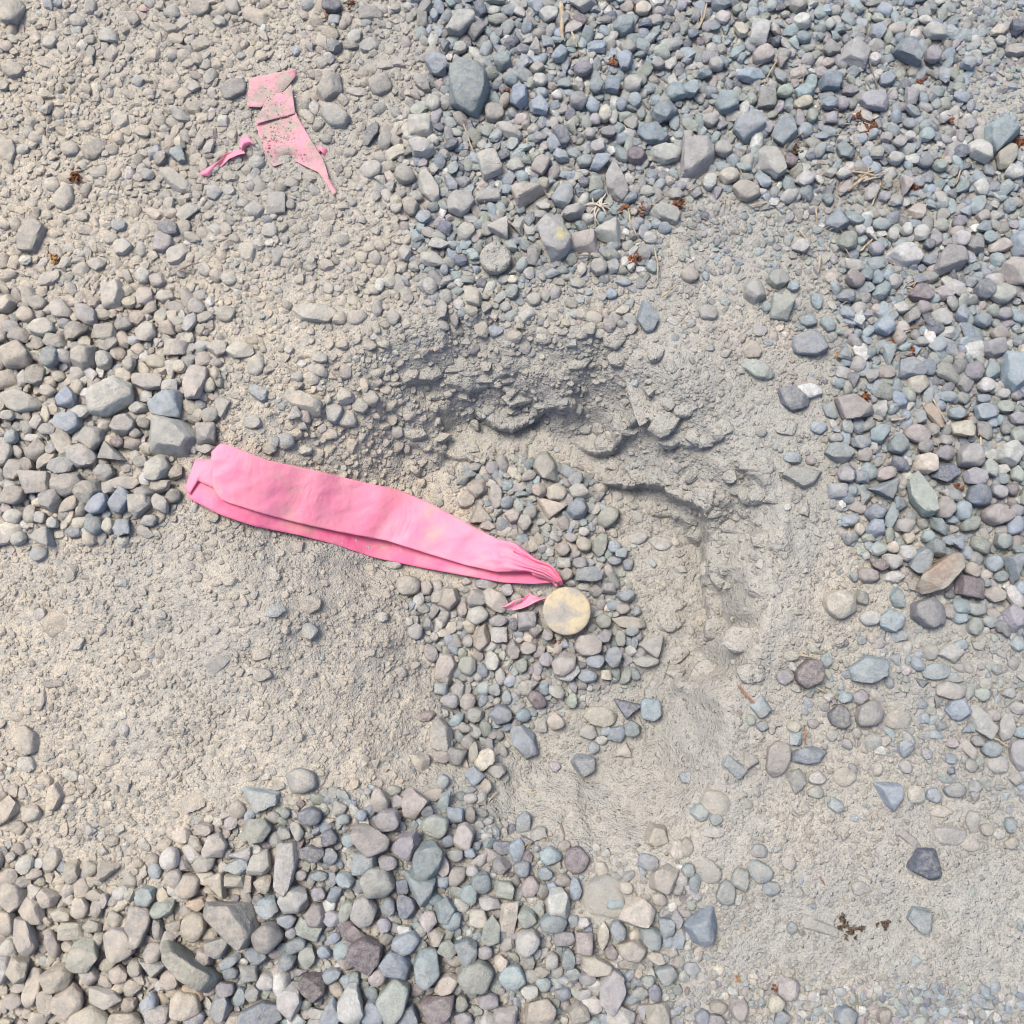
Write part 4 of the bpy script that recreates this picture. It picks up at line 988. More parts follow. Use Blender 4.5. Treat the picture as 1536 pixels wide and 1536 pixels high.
# crumbs along the bank
n = 2600
xs = rng.uniform(-400, 520, n); ys = rng.uniform(-450, 380, n)
sdv = poly_sd(xs, ys, FLOOR)
an = np.degrees(np.arctan2(ys - HC[1], xs - HC[0]))
keep = (poly_sd(xs, ys, TAPE_AREA) > 14) & (sdv > 2) & (sdv < 170) & (an > -40) & (an < 165) & (rng.random(n) < np.exp(-np.maximum(sdv, 0) / 80))
xs, ys = xs[keep], ys[keep]; zs = terrain(xs, ys)
for x, y, z in zip(xs, ys, zs):
    a = 3.0 + rng.exponential(3.0); a = min(a, 13)
    V = rot_scale(LIB[2][rng.integers(70)], a * rng.uniform(.9, 1.4), a, a * .8, rng.uniform(0, 6.28), *rng.normal(0, .3, 2))
    jc.add(V + np.array([x, y, z + a * .15]), F2, np.array([.4, .38, .35, .9]), .2)
o = jc.make('crumbling_soil', M_GROUND, 'crumbly grey soil lumps breaking from the bank of the hole', 'soil', 40)

# ------------------------------------------------------------------ grit
BASEV = ICO[1][0]
def tiny_lib(kind):
    out = []
    for i in range(40):
        r = np.random.default_rng(4000 + i)
        if kind == 'oct':
            D = np.array([[1, 0, 0], [-1, 0, 0], [0, 1, 0], [0, -1, 0], [0, 0, 1], [0, 0, -1]], float)
        else:
            D = ICO12
        out.append(D * r.uniform(.7, 1.15, (len(D), 1)) + r.normal(0, .06, D.shape))
    return np.array(out)
bm_ = bmesh.new(); bmesh.ops.create_icosphere(bm_, subdivisions=1, radius=1.0)
bm_.free()
t_ = (1 + 5 ** .5) / 2
ICO12 = np.array([[-1, t_, 0], [1, t_, 0], [-1, -t_, 0], [1, -t_, 0], [0, -1, t_], [0, 1, t_], [0, -1, -t_], [0, 1, -t_], [t_, 0, -1], [t_, 0, 1], [-t_, 0, -1], [-t_, 0, 1]]) / math.sqrt(1 + t_ * t_)
ICO12F = np.array([[0, 11, 5], [0, 5, 1], [0, 1, 7], [0, 7, 10], [0, 10, 11], [1, 5, 9], [5, 11, 4], [11, 10, 2], [10, 7, 6], [7, 1, 8], [3, 9, 4], [3, 4, 2], [3, 2, 6], [3, 6, 8], [3, 8, 9], [4, 9, 5], [2, 4, 11], [6, 2, 10], [8, 6, 7], [9, 8, 1]])
OCTF = np.array([[0, 2, 4], [2, 1, 4], [1, 3, 4], [3, 0, 4], [2, 0, 5], [1, 2, 5], [3, 1, 5], [0, 3, 5]])

def grit(n, lo, hi, kind, extent):
    x = rng.uniform(-extent, extent, n); y = rng.uniform(-extent, extent, n)
    u, v = to_px(x, y, 0)
    cv, *_r = zone(u, v)
    patch = fbm(x, y, 55, 3, 140)
    p = np.clip(.42 + 2.3 * patch + .25 * (cv > .3), .05, 1)
    smooth_patch = np.exp(-(((u - 960) / 150) ** 2 + ((v - 1190) / 70) ** 2)) + np.exp(-(((u - 1130) / 80) ** 2 + ((v - 900) / 120) ** 2))
    p = p * (1 - .8 * np.clip(smooth_patch, 0, 1)) * np.where(cv > .75, .4, 1)
    ts = poly_sd(x, y, TAPE_AREA); cpx, cpy = px(850, 917, -98)
    k = (rng.random(n) < p) & (ts > 1) & (np.hypot(x - cpx, y - cpy) > 38)
    x, y, u, v, cv = x[k], y[k], u[k], v[k], cv[k]
    n = len(x); z = terrain(x, y)
    sz = lo + (hi - lo) * rng.random(n) ** 2.2
    lib = tiny_lib(kind); F0 = OCTF if kind == 'oct' else ICO12F
    W = lib[rng.integers(0, len(lib), n)].copy()
    W *= (sz[:, None] * np.stack([rng.uniform(.85, 1.3, n), rng.uniform(.75, 1.1, n), rng.uniform(.6, .95, n)], 1))[:, None, :]
    ya = rng.uniform(0, 6.28, n)[:, None]
    X = W[..., 0] * np.cos(ya) - W[..., 1] * np.sin(ya); Y = W[..., 0] * np.sin(ya) + W[..., 1] * np.cos(ya)
    t1 = rng.normal(0, .25, n)[:, None]
    Vv = np.stack([X + x[:, None], Y + y[:, None], W[..., 2] + X * t1 + z[:, None] + (sz * .12)[:, None]], -1)
    m = Vv.shape[1]
    Ff = (F0[None] + (np.arange(n) * m)[:, None, None]).reshape(-1, 3)
    dustc = np.array(srgb(172, 166, 157))
    pal = np.array([srgb(*PAL[c]) for c in 'sssllggbtkp'])
    cc = pal[rng.integers(0, len(pal), n)] * .85
    mixf = np.where(cv > .6, rng.uniform(0, .6, n), rng.uniform(.35, 1, n))[:, None]
    cc = (cc * (1 - mixf) + dustc * mixf) * rng.uniform(.78, 1.15, n)[:, None]
    C = np.repeat(np.concatenate([cc, (.2 + .4 * mixf)], 1)[:, None, :], m, 1).reshape(-1, 4)
    return Vv.reshape(-1, 3), Ff, C

for nm, args, lab in (('coarse_grit', (40000, 2.0, 5.6, 'ico', 880), 'coarse angular grit lying in the grey dust'),
                      ('fine_grit', (22000, 1.3, 2.6, 'ico', 800), 'fine sandy grit speckling the grey dust')):
    V, F, C = grit(*args)
    o = mesh_obj(nm, V, F, M_STONE, smooth=False)
    add_attr(o.data, C, np.full(len(V), .3))
    o['kind'] = 'stuff'; tag(o, lab, 'grit')
    print(nm, len(F))

# ------------------------------------------------------------------ pink flagging tape
def curve_at(P, n):
    P = np.array(P, float)
    d = np.r_[0, np.cumsum(np.hypot(*np.diff(P, axis=0).T))]
    t = np.linspace(0, d[-1], n * 4)
    Q = np.stack([np.interp(t, d, P[:, 0]), np.interp(t, d, P[:, 1])], 1)
    k = max(3, len(t) // 60) | 1
    pad = np.r_[np.repeat(Q[:1], k, 0), Q, np.repeat(Q[-1:], k, 0)]
    ker = np.hanning(k + 2)[1:-1]; ker /= ker.sum()
    Q2 = np.stack([np.convolve(pad[:, i], ker, 'same')[k:-k] for i in (0, 1)], 1)
    Q2[0] = Q[0]; Q2[-1] = Q[-1]
    ii = np.linspace(0, len(Q2) - 1, n).round().astype(int)
    return Q2[ii]

def sheet(name, T, B, n, m, zf, mat, parent, thick=.28):
    """ribbon between two edge lines in photo px; zf(s, t, u, v) gives its height in map units"""
    Tc, Bc = curve_at(T, n), curve_at(B, n)
    t = np.linspace(0, 1, m)[None, :, None]
    Q = Tc[:, None, :] * (1 - t) + Bc[:, None, :] * t
    s_ = np.linspace(0, 1, n)[:, None] * np.ones((1, m)); tt = t[..., 0] * np.ones((n, 1))
    u, v = Q[..., 0], Q[..., 1]
    z = zf(s_, tt, u, v)
    x, y = px(u, v, z)
    V = np.stack([x, y, z], -1).reshape(-1, 3)
    ii = np.arange(n * m).reshape(n, m)
    F = np.stack([ii[:-1, :-1], ii[1:, :-1], ii[1:, 1:], ii[:-1, 1:]], -1).reshape(-1, 4)
    o = mesh_obj(name, V, F, mat, parent, loc=V.mean(0))
    md = o.modifiers.new('thickness', 'SOLIDIFY'); md.thickness = thick * S; md.offset = 0
    return o

def smooth_ground(u, v):
    """ground under a sheet, without the fine relief"""
    h = 0
    for du in (-26, -13, 0, 13, 26):
        for dv in (-26, -13, 0, 13, 26):
            x, y = px(u + du, v + dv, 0)
            h = h + terrain(x, y)
    return h / 25

def ridge(u, v, u0, v0, slope, w, amp):
    d = (u - u0) - slope * (v - v0)
    return amp * np.exp(-(d / w) ** 2)

def tape_rel(u, v):
    """soft lengthwise bulges and cross creases of the tape"""
    r = ridge(u, v, 480, 720, -.35, 20, 6) - ridge(u, v, 455, 720, -.3, 18, 3) + ridge(u, v, 560, 770, -.5, 16, 5)
    r = r - ridge(u, v, 588, 770, -.7, 12, 4) + ridge(u, v, 625, 785, -.6, 18, 5) + ridge(u, v, 690, 810, -.8, 14, 4)
    r = r + ridge(u, v, 380, 730, .2, 30, 3) + ridge(u, v, 740, 830, .9, 8, 3)
    return .55 * r + 2.5 * fbm(u, v, 60, 2, 201) + 1.6 * fbm(u * .35 + v * .1, v - u * -.0 + u * .3, 14, 2, 205)

tape_loc = np.array([*px(560, 770, 0), 0])
tape_loc[2] = float(terrain(tape_loc[:1], tape_loc[1:2])[0])
tape = empty('flagging_tape', tape_loc)
tag(tape, 'long bright pink plastic tape folded double, running into the hole to the yellow cap', 'tape')
end_drop = lambda s, u: 0

def z_low(s, t, u, v):
    g = smooth_ground(u, v)
    lift = 13 + 4 * fbm(u, v, 50, 2, 222) + 6 * np.sin(s * 9) * .4
    lift = lift + sst(760, 830, u) * 6
    edge = 5 * (t - .7) ** 2 * 4
    return g + lift + .5 * tape_rel(u, v) - edge * .3

def z_up(s, t, u, v):
    g = smooth_ground(u, v)
    rel = tape_rel(u, v)
    conv = sst(700, 835, u)
    pleat = conv * (5 * np.sin(t * 9 + 1.0 + 2 * fbm(u, v, 30, 2, 211)) + 2.5 * np.sin(t * 23 + 5 * fbm(u, v, 40, 2, 212)))
    bulge = 4 * np.sin(np.pi * np.clip(t, 0, 1)) * (1 - conv * .3)
    lift = 23 + 6 * np.exp(-((u - 590) / 50) ** 2) + sst(600, 760, u) * 8
    return g + lift + rel + pleat + bulge + conv * 14

sheet('lower_layer', [(293, 689), (300, 690), (340, 695), (420, 725), (520, 755), (620, 790), (700, 825), (770, 850), (815, 862), (838, 866)],
      [(277, 732), (284, 748), (330, 772), (380, 789), (450, 803), (500, 816), (560, 836), (640, 853), (700, 864), (755, 874), (800, 876), (838, 873)], 170, 18, z_low, M_TAPE_L, tape)
sheet('upper_layer', [(317, 678), (330, 665), (345, 668), (400, 690), (470, 705), (540, 722), (600, 735), (650, 757), (700, 785), (745, 808), (775, 815), (800, 835), (830, 850), (844, 872)],
      [(317, 712), (320, 732), (331, 749), (345, 755), (400, 772), (450, 785), (510, 798), (580, 811), (640, 830), (700, 848), (745, 858), (790, 857), (815, 864), (836, 874)], 190, 30, z_up, M_TAPE, tape)
sheet('end_fold', [(293, 689), (306, 689), (319, 688), (326, 690)], [(277, 733), (284, 742), (297, 721), (322, 733)], 24, 10,
      lambda s, t, u, v: smooth_ground(u, v) + 17 + 3 * np.sin(t * 3) + 2 * s, M_TAPE, tape)
# pleats gathered where the tape is tied
for k, (T, B, dz) in enumerate([
        ([(770, 820), (800, 836), (828, 850), (840, 860), (845, 876)], [(770, 828), (798, 843), (822, 857), (834, 866), (840, 878)], 40),
        ([(765, 838), (795, 846), (820, 858), (834, 870)], [(770, 850), (795, 855), (816, 864), (832, 877)], 38),
        ([(795, 855), (815, 858), (830, 866), (838, 876)], [(800, 864), (815, 868), (826, 872), (834, 882)], 34)]):
    sheet('pleat', T, B, 40, 8, (lambda dz: lambda s, t, u, v: smooth_ground(u, v) + dz - 12 * s + 6 * np.sin(np.pi * t))(dz), M_TAPE, tape)
sheet('torn_tail', [(754, 910), (772, 900), (786, 897), (794, 889), (800, 893), (808, 896), (822, 895)], [(754, 912), (768, 916), (782, 913), (792, 909), (800, 905), (810, 901), (822, 898)],
      36, 9, lambda s, t, u, v: smooth_ground(u, v) + 18 + 5 * np.sin(t * 4 + s * 6), M_TAPE, tape)

# the dust covered scrap and shreds
scrap_loc = np.array([*px(415, 180, 0), 0.]); scrap_loc[2] = float(terrain(scrap_loc[:1], scrap_loc[1:2])[0])
scrap = empty('tape_scrap', scrap_loc)
tag(scrap, 'dust covered pink tape scrap folded over itself beside a grey oval stone', 'tape scrap')
g0 = lambda u, v, k: smooth_ground(u, v) + k
sheet('back_panel', [(375, 117), (400, 112), (425, 107), (445, 103)], [(370, 160), (392, 161), (425, 138), (444, 114)], 40, 14, lambda s, t, u, v: g0(u, v, 5) + 7 * s * (1 - t) + 2.5 * fbm(u, v, 25, 2, 301), M_TAPE_D, scrap)
sheet('front_fold', [(437, 126), (425, 138), (402, 144), (383, 185)], [(443, 170), (430, 174), (405, 180), (383, 186)], 40, 14, lambda s, t, u, v: g0(u, v, 9.5) + 2 * fbm(u, v, 25, 2, 302), M_TAPE_D, scrap)
sheet('long_panel', [(384, 184), (388, 202), (402, 240), (410, 250), (440, 240), (459, 250), (477, 258), (489, 274), (500, 293)], [(443, 168), (452, 186), (469, 214), (478, 228), (485, 240), (489, 252), (493, 267), (500, 279), (506, 288)], 60, 22,
      lambda s, t, u, v: g0(u, v, 5.0) + 5 * t ** 6 - 8 * np.exp(-(((u - 432) / 20) ** 2 + ((v - 238) / 9) ** 2)) + 3 * fbm(u, v, 22, 2, 303), M_TAPE_D, scrap)
sheet('loose_flap', [(474, 220), (480, 219), (490, 223), (492, 232)], [(476, 226), (481, 226), (486, 232), (488, 240)], 20, 6, lambda s, t, u, v: g0(u, v, 5) + 4 * np.sin(s * 5), M_TAPE, scrap)
shred_loc = np.array([*px(345, 235, 0), 0.]); shred_loc[2] = float(terrain(shred_loc[:1], shred_loc[1:2])[0])
shred = empty('tape_shred', shred_loc)
tag(shred, 'thin curled shred of pink tape half sunk in dust next to the folded scrap', 'tape scrap')
sheet('curl', [(358, 216), (360, 207), (372, 203), (380, 213)], [(364, 228), (368, 220), (376, 216), (381, 218)], 30, 10, lambda s, t, u, v: g0(u, v, 9) + 7 * np.sin(t * 3.2), M_TAPE, shred)
sheet('strip', [(300, 258), (312, 251), (330, 240), (338, 230), (352, 226), (364, 223)], [(303, 264), (314, 265), (332, 250), (344, 238), (358, 232), (368, 230)], 40, 8, lambda s, t, u, v: g0(u, v, 5.5) + 5 * s + 4 * np.sin(t * 3 + s * 5), M_TAPE, shred)
for (u, v, w, h_, lab) in ((214, 14, 13, 6, 'tiny pink tape speck pressed in dusty gravel'), (245, 122, 9, 8, 'tiny round pink tape fleck lying alone in the dusty pebbles')):
    o = sheet('tape_fleck', [(u - w / 2, v - h_ / 2), (u, v - h_ * .6), (u + w / 2, v - h_ / 3)], [(u - w / 2, v + h_ / 3), (u, v + h_ / 2), (u + w / 2, v + h_ / 2)], 8, 5, lambda s, t, uu, vv: g0(uu, vv, 5) + 2 * np.sin(s * 4), M_TAPE_D, None)
    tag(o, lab, 'tape scrap')

# grains lying on the scrap
gk = np.arange(400) % 3 > 0
gu = np.where(gk, rng.normal(425, 24, 400), rng.normal(412, 18, 400)); gw = np.where(gk, rng.normal(212, 18, 400), rng.normal(140, 20, 400))
gx, gy = px(gu, gw, 0)
ok = poly_sd(gx, gy, SCRAP_AREA) < -2
gu, gw = gu[ok], gw[ok]
gz_ = smooth_ground(gu, gw) + np.where((gw > 126) & (gw < 182) & (gu > 392 + (168 - gw) * .25), 10.0, 6.0)
gx, gy = px(gu, gw, gz_)
glib = tiny_lib('ico'); ng = len(gu)
gs = (.6 + 1.5 * rng.random(ng) ** 3)[:, None, None]
gv = (glib[rng.integers(0, 40, ng)] * gs * np.array([1.1, .95, .6]) + np.stack([gx, gy, gz_], 1)[:, None, :]).reshape(1, -1, 3)
gf = (ICO12F[None] + (np.arange(ng) * 12)[:, None, None]).reshape(1, -1, 3); gn = ng * 12
o = mesh_obj('dust_grains', np.concatenate(gv), np.concatenate(gf), M_STONE, smooth=False)
add_attr(o.data, np.tile([.55, .50, .45, .6], (gn, 1)), np.full(gn, .3))
o['kind'] = 'stuff'; tag(o, 'loose dusty grains scattered over the folded pink scrap', 'grit')

# ------------------------------------------------------------------ round things
def lathe(profile, n, noise=0., seed=1):
    P = np.array(profile, float); a = np.arange(n) / n * 2 * math.pi
    V = np.stack([P[:, None, 0] * np.cos(a), P[:, None, 0] * np.sin(a), P[:, None, 1] * np.ones(n)], -1)
    if noise:
        V = V + noise * np.stack([fbm(V[..., 0] + 50, V[..., 1] + V[..., 2], 9, 2, seed)] * 3, -1)
    m = len(P)
    ii = np.arange(m * n).reshape(m, n)
    F = np.stack([ii[:-1], np.roll(ii[:-1], -1, 1), np.roll(ii[1:], -1, 1), ii[1:]], -1).reshape(-1, 4)
    return V.reshape(-1, 3), F

cz = -98.0
cx, cy = px(850.5, 916.5, cz)
gz = float(terrain(np.array([cx]), np.array([cy]))[0])
capt = empty('survey_cap', (cx, cy, gz))
tag(capt, 'round worn yellow and grey survey marker cap standing in the hole gravel', 'marker')
R = 38.0
tilt = np.array([[1, 0, 0.02], [0, 1, -.03], [-.02, .03, 1]])
V, F = lathe([(0.01, 0), (10, .3), (20, .4), (28, .2), (34, 0), (36, -.5), (37.4, -1.4), (38, -3.0)], 72, .5, 5)
rr = np.hypot(V[:, 0], V[:, 1])
V[:, 2] -= 2.5 * np.exp(-(((V[:, 0] + 20) / 7) ** 2 + ((V[:, 1] - 22) / 10) ** 2)) + 2.2 * np.exp(-(((V[:, 0] + 30) / 6) ** 2 + ((V[:, 1] + 12) / 8) ** 2)) + 1.5 * np.exp(-(((V[:, 0] + 14) / 3) ** 2 + ((V[:, 1] - 4) / 9) ** 2))
mesh_obj('cap_top', V @ tilt.T + np.array([cx, cy, cz]), F, M_CAP, capt, loc=(cx, cy, cz))
V, F = lathe([(38, -3.0), (37.4, -4), (36.0, -10), (35.0, -12), (33, -12)], 72, .6, 6)
mesh_obj('cap_skirt', V @ tilt.T + np.array([cx, cy, cz]), F, M_CAP, capt, loc=(cx, cy, cz))
V, F = lathe([(16, -12), (16, -120)], 28, .6, 7)
mesh_obj('stake', V + np.array([cx, cy, cz]), F, M_TWIG, capt, loc=(cx, cy, cz))

pu, pv = 743, 385
z = 0.
for _ in range(3):
    pxx, pyy = px(pu, pv, z); z = float(terrain(np.array([pxx]), np.array([pyy]))[0]) + 26
V, F = lathe([(.01, 0), (6, .6), (12, .3), (17, .2), (21, -.8), (23, -3.2), (23.4, -9), (23.0, -20), (22, -30)], 64, 2.4, 15)
V[:, 2] -= 1.8 * np.exp(-(((V[:, 0]) / 6) ** 2 + ((V[:, 1] - 1) / 3) ** 2))
V = V @ np.array([[1, 0, 0.02], [0, 1, .12], [-.02, -.12, 1]])
puck = mesh_obj('dusty_puck', V + np.array([pxx, pyy, z]), F, M_GROUND, None, loc=(pxx, pyy, z - 25), sharp=50)
tag(puck, 'round puck-shaped plug caked in grey dust, standing proud of the gravel', 'disc')

# ------------------------------------------------------------------ straw, twigs, roots
def tube(P, w0, w1, n=7, flat=.6, seed=0):
    P = np.array(P, float); m = len(P)
    T = np.gradient(P, axis=0); T /= np.linalg.norm(T, axis=1)[:, None]
    side = np.cross(T, [0, 0, 1.0]); side /= np.linalg.norm(side, axis=1)[:, None] + 1e-9
    up = np.cross(side, T)
    a = np.arange(n) / n * 2 * math.pi
    w = np.interp(np.linspace(0, 1, m), [0, .12, .85, 1], [w0 * .55, w0, w1, w1 * .4])
    w = w * (1 + .25 * vnoise(np.arange(m) * .9, np.full(m, seed * 1.7), seed))
    V = P[:, None, :] + side[:, None, :] * (np.cos(a)[None, :, None] * w[:, None, None]) + up[:, None, :] * (np.sin(a)[None, :, None] * w[:, None, None] * flat)
    ii = np.arange(m * n).reshape(m, n)
    F = np.stack([ii[:-1], np.roll(ii[:-1], -1, 1), np.roll(ii[1:], -1, 1), ii[1:]], -1).reshape(-1, 4)
    caps = []
    Vv = np.concatenate([V.reshape(-1, 3), P[:1], P[-1:]])
    for base, c in ((ii[0], m * n), (ii[-1], m * n + 1)):
        for k in range(n): caps.append([base[k], base[(k + 1) % n], c, c])
    return Vv, np.concatenate([F, np.array([[q[0], q[1], q[2], q[2]] for q in caps])])[:len(F)]

def path3(pts, lift, seed):
    Q = curve_at(pts, 14)
    r = np.random.default_rng(seed)
    x, y = px(Q[:, 0], Q[:, 1], 0)
    z = terrain(x, y)
    z = np.convolve(np.r_[z[0], z[0], z, z[-1], z[-1]], np.ones(5) / 5, 'valid')
    z = z + lift + 2.5 * np.sin(np.linspace(0, 3.1, 14)) + np.linspace(0, 1, 14) * r.uniform(-2, 2)
    x, y = px(Q[:, 0], Q[:, 1], z)
    x = x + 1.6 * vnoise(np.arange(14) * .6, np.full(14, .3), seed); y = y + 1.6 * vnoise(np.arange(14) * .6, np.full(14, 5.3), seed)
    return np.stack([x, y, z], 1)

STRAWS = [
    ('B', 24, 'c', '985,5 995,70 990,150 1005,185', 'broad pale wood splinter sticking out between pebbles'),
    ('B', 11, 'c', '1035,130 1050,180 1060,210', 'short pale splinter by the broad wood splinter'),
    ('B', 9, 'c', '545,545 575,630 600,700', 'thin pale straw trailing from the biggest teal stone'),
    ('B', 9, 'c', '1290,920 1300,990 1330,1060', 'bent pale straw beside a cream angular stone'),
    ('B', 9, 'c', '1335,915 1430,920', 'straight pale straw lying by rust brown scales'),
    ('B', 8, 'g', '1045,1150 1140,1148', 'short grey twig next to the yellow spotted stone'),
    ('B', 9, 'c', '1410,1115 1425,1190 1420,1270', 'upright pale straw beside the bright rust brown scale cluster'),
    ('B', 9, 'c', '1440,1340 1480,1300 1515,1275', 'curved thin straw in grit above the crumbling bank'),
    ('C', 9, 's', '110,10 95,80 70,130', 'long dry grass stem between bluish pebbles'),
    ('C', 8, 's', '445,240 400,310 360,390', 'slanting dry stem crossing between bluish pebbles'),
    ('C', 9, 'g', '830,100 835,250 870,380 900,440', 'long dark bent twig among bluish stones'),
    ('C', 15, 'c', '740,860 800,810 830,795', 'thick pale split straw in the broken straw pile'),
    ('C', 13, 'c', '745,770 800,775 870,790', 'level pale straw in the broken straw pile'),
    ('C', 9, 's', '890,820 870,880 850,930', 'brown stem crossing the broken straw pile'),
    ('C', 10, 'c', '600,930 605,1010', 'short pale straw stub beside a dark blue stone'),
    ('C', 12, 'c', '620,1150 610,1230', 'pale straw stub lying on fine bare grit'),
    ('C', 7, 'o', '700,1475 760,1455 830,1445', 'thin reddish twig in the gravel bank'),
    ('C', 7, 'o', '960,1505 1040,1470 1100,1440', 'long reddish twig slanting through the gravel bank'),
    ('C', 8, 'c', '1260,740 1245,790 1230,830', 'thin straw near the smooth pale striped pebble'),
    ('C', 9, 'c', '530,1040 570,1090', 'short straw by a pale angular stone on grit'),
    ('C', 12, 'c', '300,85 380,98', 'short yellowish stick lying across pale pebbles'),
    ('C', 9, 's', '800,1130 860,1070', 'brown stick between light stones in the gravel'),
    ('C', 9, 'c', '300,925 380,912', 'small pale straw beside the sandy oval stone'),
    ('C', 8, 'c', '0,965 60,945', 'small pale straw near the tuft of roots'),
    ('F', 8, 'c', '1110,230 1190,370', 'thin straw lying along a brown slab stone'),
    ('F', 8, 'c', '850,315 910,300', 'tiny straw at the tip of a pinkish faceted stone'),
    ('F', 10, 'c', '935,355 1010,345', 'straw piece beside the pinkish faceted stone'),
    ('F', 13, 'c', '1340,430 1345,510', 'upright straw chip wedged between gravel stones'),
    ('F', 8, 'c', '750,840 745,890', "small straw at the gravel bank's dusty border"),
    ('F', 8, 'c', '890,860 945,855', 'small straw wedged between blue grey stones'),
    ('F', 9, 's', '520,1410 600,1425', 'short brown stick beside the maroon round stone'),
    ('H', 10, 'g', '580,715 640,700 690,670', 'curved grey twig in the gravel bed edge'),
    ('H', 11, 's', '965,570 990,535', 'short bent stick lying on smooth dust'),
    ('H', 10, 'g', '985,630 1005,690 995,740', 'curled grey twig by the purple round stone'),
    ('H', 9, 'c', '830,500 890,490', 'pale sliver lying on smooth dust'),
    ('H', 9, 's', '780,1130 840,1070 870,1050', 'brown stem lying over gravel bed stones'),
    ('H', 8, 's', '660,540 690,500 710,485', 'thin bent stem where gravel meets smooth dust'),
    ('H', 8, 'g', '640,1470 720,1470', 'short grey twig in the thick gravel bed'),
    ('I', 11, 'o', '250,15 320,90 345,160', 'reddish twig lying on the dusty slope below the bank'),
    ('I', 9, 'o', '545,190 550,280', 'reddish stem stub beside a blue grey stone in dust'),
    ('I', 8, 's', '600,20 650,45', 'small stem at the foot of the maroon round stone'),
    ('I', 7, 'o', '615,870 640,910', 'tiny reddish stem lying on bare dust'),
    ('I', 9, 's', '1390,240 1470,290', 'thin stem between half buried stones in dust'),
    ('E', 11, 'c', '700,310 740,335 790,350', 'pale twig under the overhanging soil ledge'),
    ('E', 8, 'c', '445,225 447,270', 'tiny straw standing in the bank soil'),
    ('D', 8, 's', '1275,100 1330,135', 'thin stem in dusty ground near the long grey slab'),
    ('A', 9, 'g', '800,1220 860,1190 905,1180', 'grey twig lying over dusty pebbles'),
    ('A', 7, 's', '280,325 330,285 350,260', 'thin stem in dusty gravel beside a flat buried stone'),
    ('A', 11, 'o', '1460,45 1475,90', 'reddish bark sliver beside a dark round stone'),
]
SM = {'c': M_STRAW, 'g': M_TWIG, 's': M_STRAW, 'o': M_REDTW}
for i, (tl, w, ck, pts, lab) in enumerate(STRAWS):
    ox, oy = TILES[tl]
    Q = [(float(a) / 3 + ox, float(b) / 3 + oy) for a, b in (p.split(',') for p in pts.split())]
    P = path3(Q, 9.0, i + 40)
    V, F = tube(P, w / 6, w / 7.5, 7, .55, i)
    o = mesh_obj('twig' if ck in 'go' else 'straw', V, F, SM[ck], loc=P[7])
    tag(o, lab, 'twig' if ck in 'go' else 'straw', 'dry straws and twigs on the gravel')

def fibre_bundle(name, u, v, n, length, w, mat, lab, cat, spread=3.14, ang=0., lift=8):
    z = 0.
    for _ in range(3):
        x, y = px(u, v, z); z = float(terrain(np.array([x]), np.array([y]))[0]) + lift
    e = empty(name, (x, y, z - lift)); tag(e, lab, cat)
    r = np.random.default_rng(int(u * 3 + v))
    for k in range(n):
        a = ang + r.uniform(-spread, spread); L = length * r.uniform(.5, 1.1)
        t = np.linspace(0, 1, 10); bend = r.normal(0, .8)
        aa = a + bend * t
        st = r.normal(0, length * .12, 2)
        P = np.stack([x + st[0] + np.cumsum(np.cos(aa)) * L / 10, y + st[1] + np.cumsum(np.sin(aa)) * L / 10, z + r.uniform(-2, 3) + 6 * np.sin(t * 3) * r.uniform(0, 1) - 5 * t], 1)
        V, F = tube(P, w, w * .5, 5, .8, k)
        mesh_obj('fibre', V, F, mat, e, loc=P[0])
    return e
fibre_bundle('root_tuft', 512 + 1155 / 3, 925 / 3, 22, 34, 1.6, M_ROOT, 'pale tangled tuft of dry roots between two grey stones', 'roots')
fibre_bundle('straw_tuft', 1024 + 1000 / 3, 1275 / 3, 9, 34, 1.4, M_STRAW, 'fanned tuft of yellowish straw in the gravel bank', 'straw', .6, .5)
fibre_bundle('straw_tuft', 1024 + 800 / 3, 800 / 3, 12, 40, 1.6, M_STRAW, 'loose pile of broken dry straw among bluish gravel', 'straw', .5, .5)
fibre_bundle('straw_tuft', 1024 + 60 / 3, 110 / 3, 7, 40, 1.3, M_STRAW, 'sheaf of thin dry grass blades between bluish pebbles', 'straw', .3, 1.2)

# fine shredded litter that nobody could count
lv, lf, ln = [], [], 0
for (u0, v0, su, sv, n) in ((1290, 268, 60, 26, 70), (1250, 190, 110, 60, 60), (1010, 320, 60, 30, 40), (1180, 225, 40, 20, 30), (1330, 500, 40, 40, 30), (1440, 640, 60, 60, 40), (860, 60, 40, 40, 20), (760, 200, 60, 60, 20), (1230, 330, 30, 40, 25), (900, 1350, 90, 80, 24), (1230, 1060, 40, 40, 14)):
    for k in range(n):
        u, v = rng.normal(u0, su), rng.normal(v0, sv)
        x, y = px(u, v, 0); z = float(terrain(np.array([x]), np.array([y]))[0]) + rng.uniform(7, 16)
        L = rng.uniform(6, 26); a = rng.normal(.6, .8); bd = rng.normal(0, .5)
        t = np.linspace(0, 1, 5); aa = a + bd * t
        P = np.stack([x + np.cumsum(np.cos(aa)) * L / 5, y + np.cumsum(np.sin(aa)) * L / 5, z + rng.normal(0, 1.5) * t], 1)
        V, F = tube(P, rng.uniform(.5, 1.2), .4, 4, .8, k)
        lv.append(V); lf.append(F + ln); ln += len(V)
o = mesh_obj('dry_litter', np.concatenate(lv), np.concatenate(lf), M_STRAW)
o['kind'] = 'stuff'; tag(o, 'fine shreds of dry grass and bark littering the gravel', 'litter')

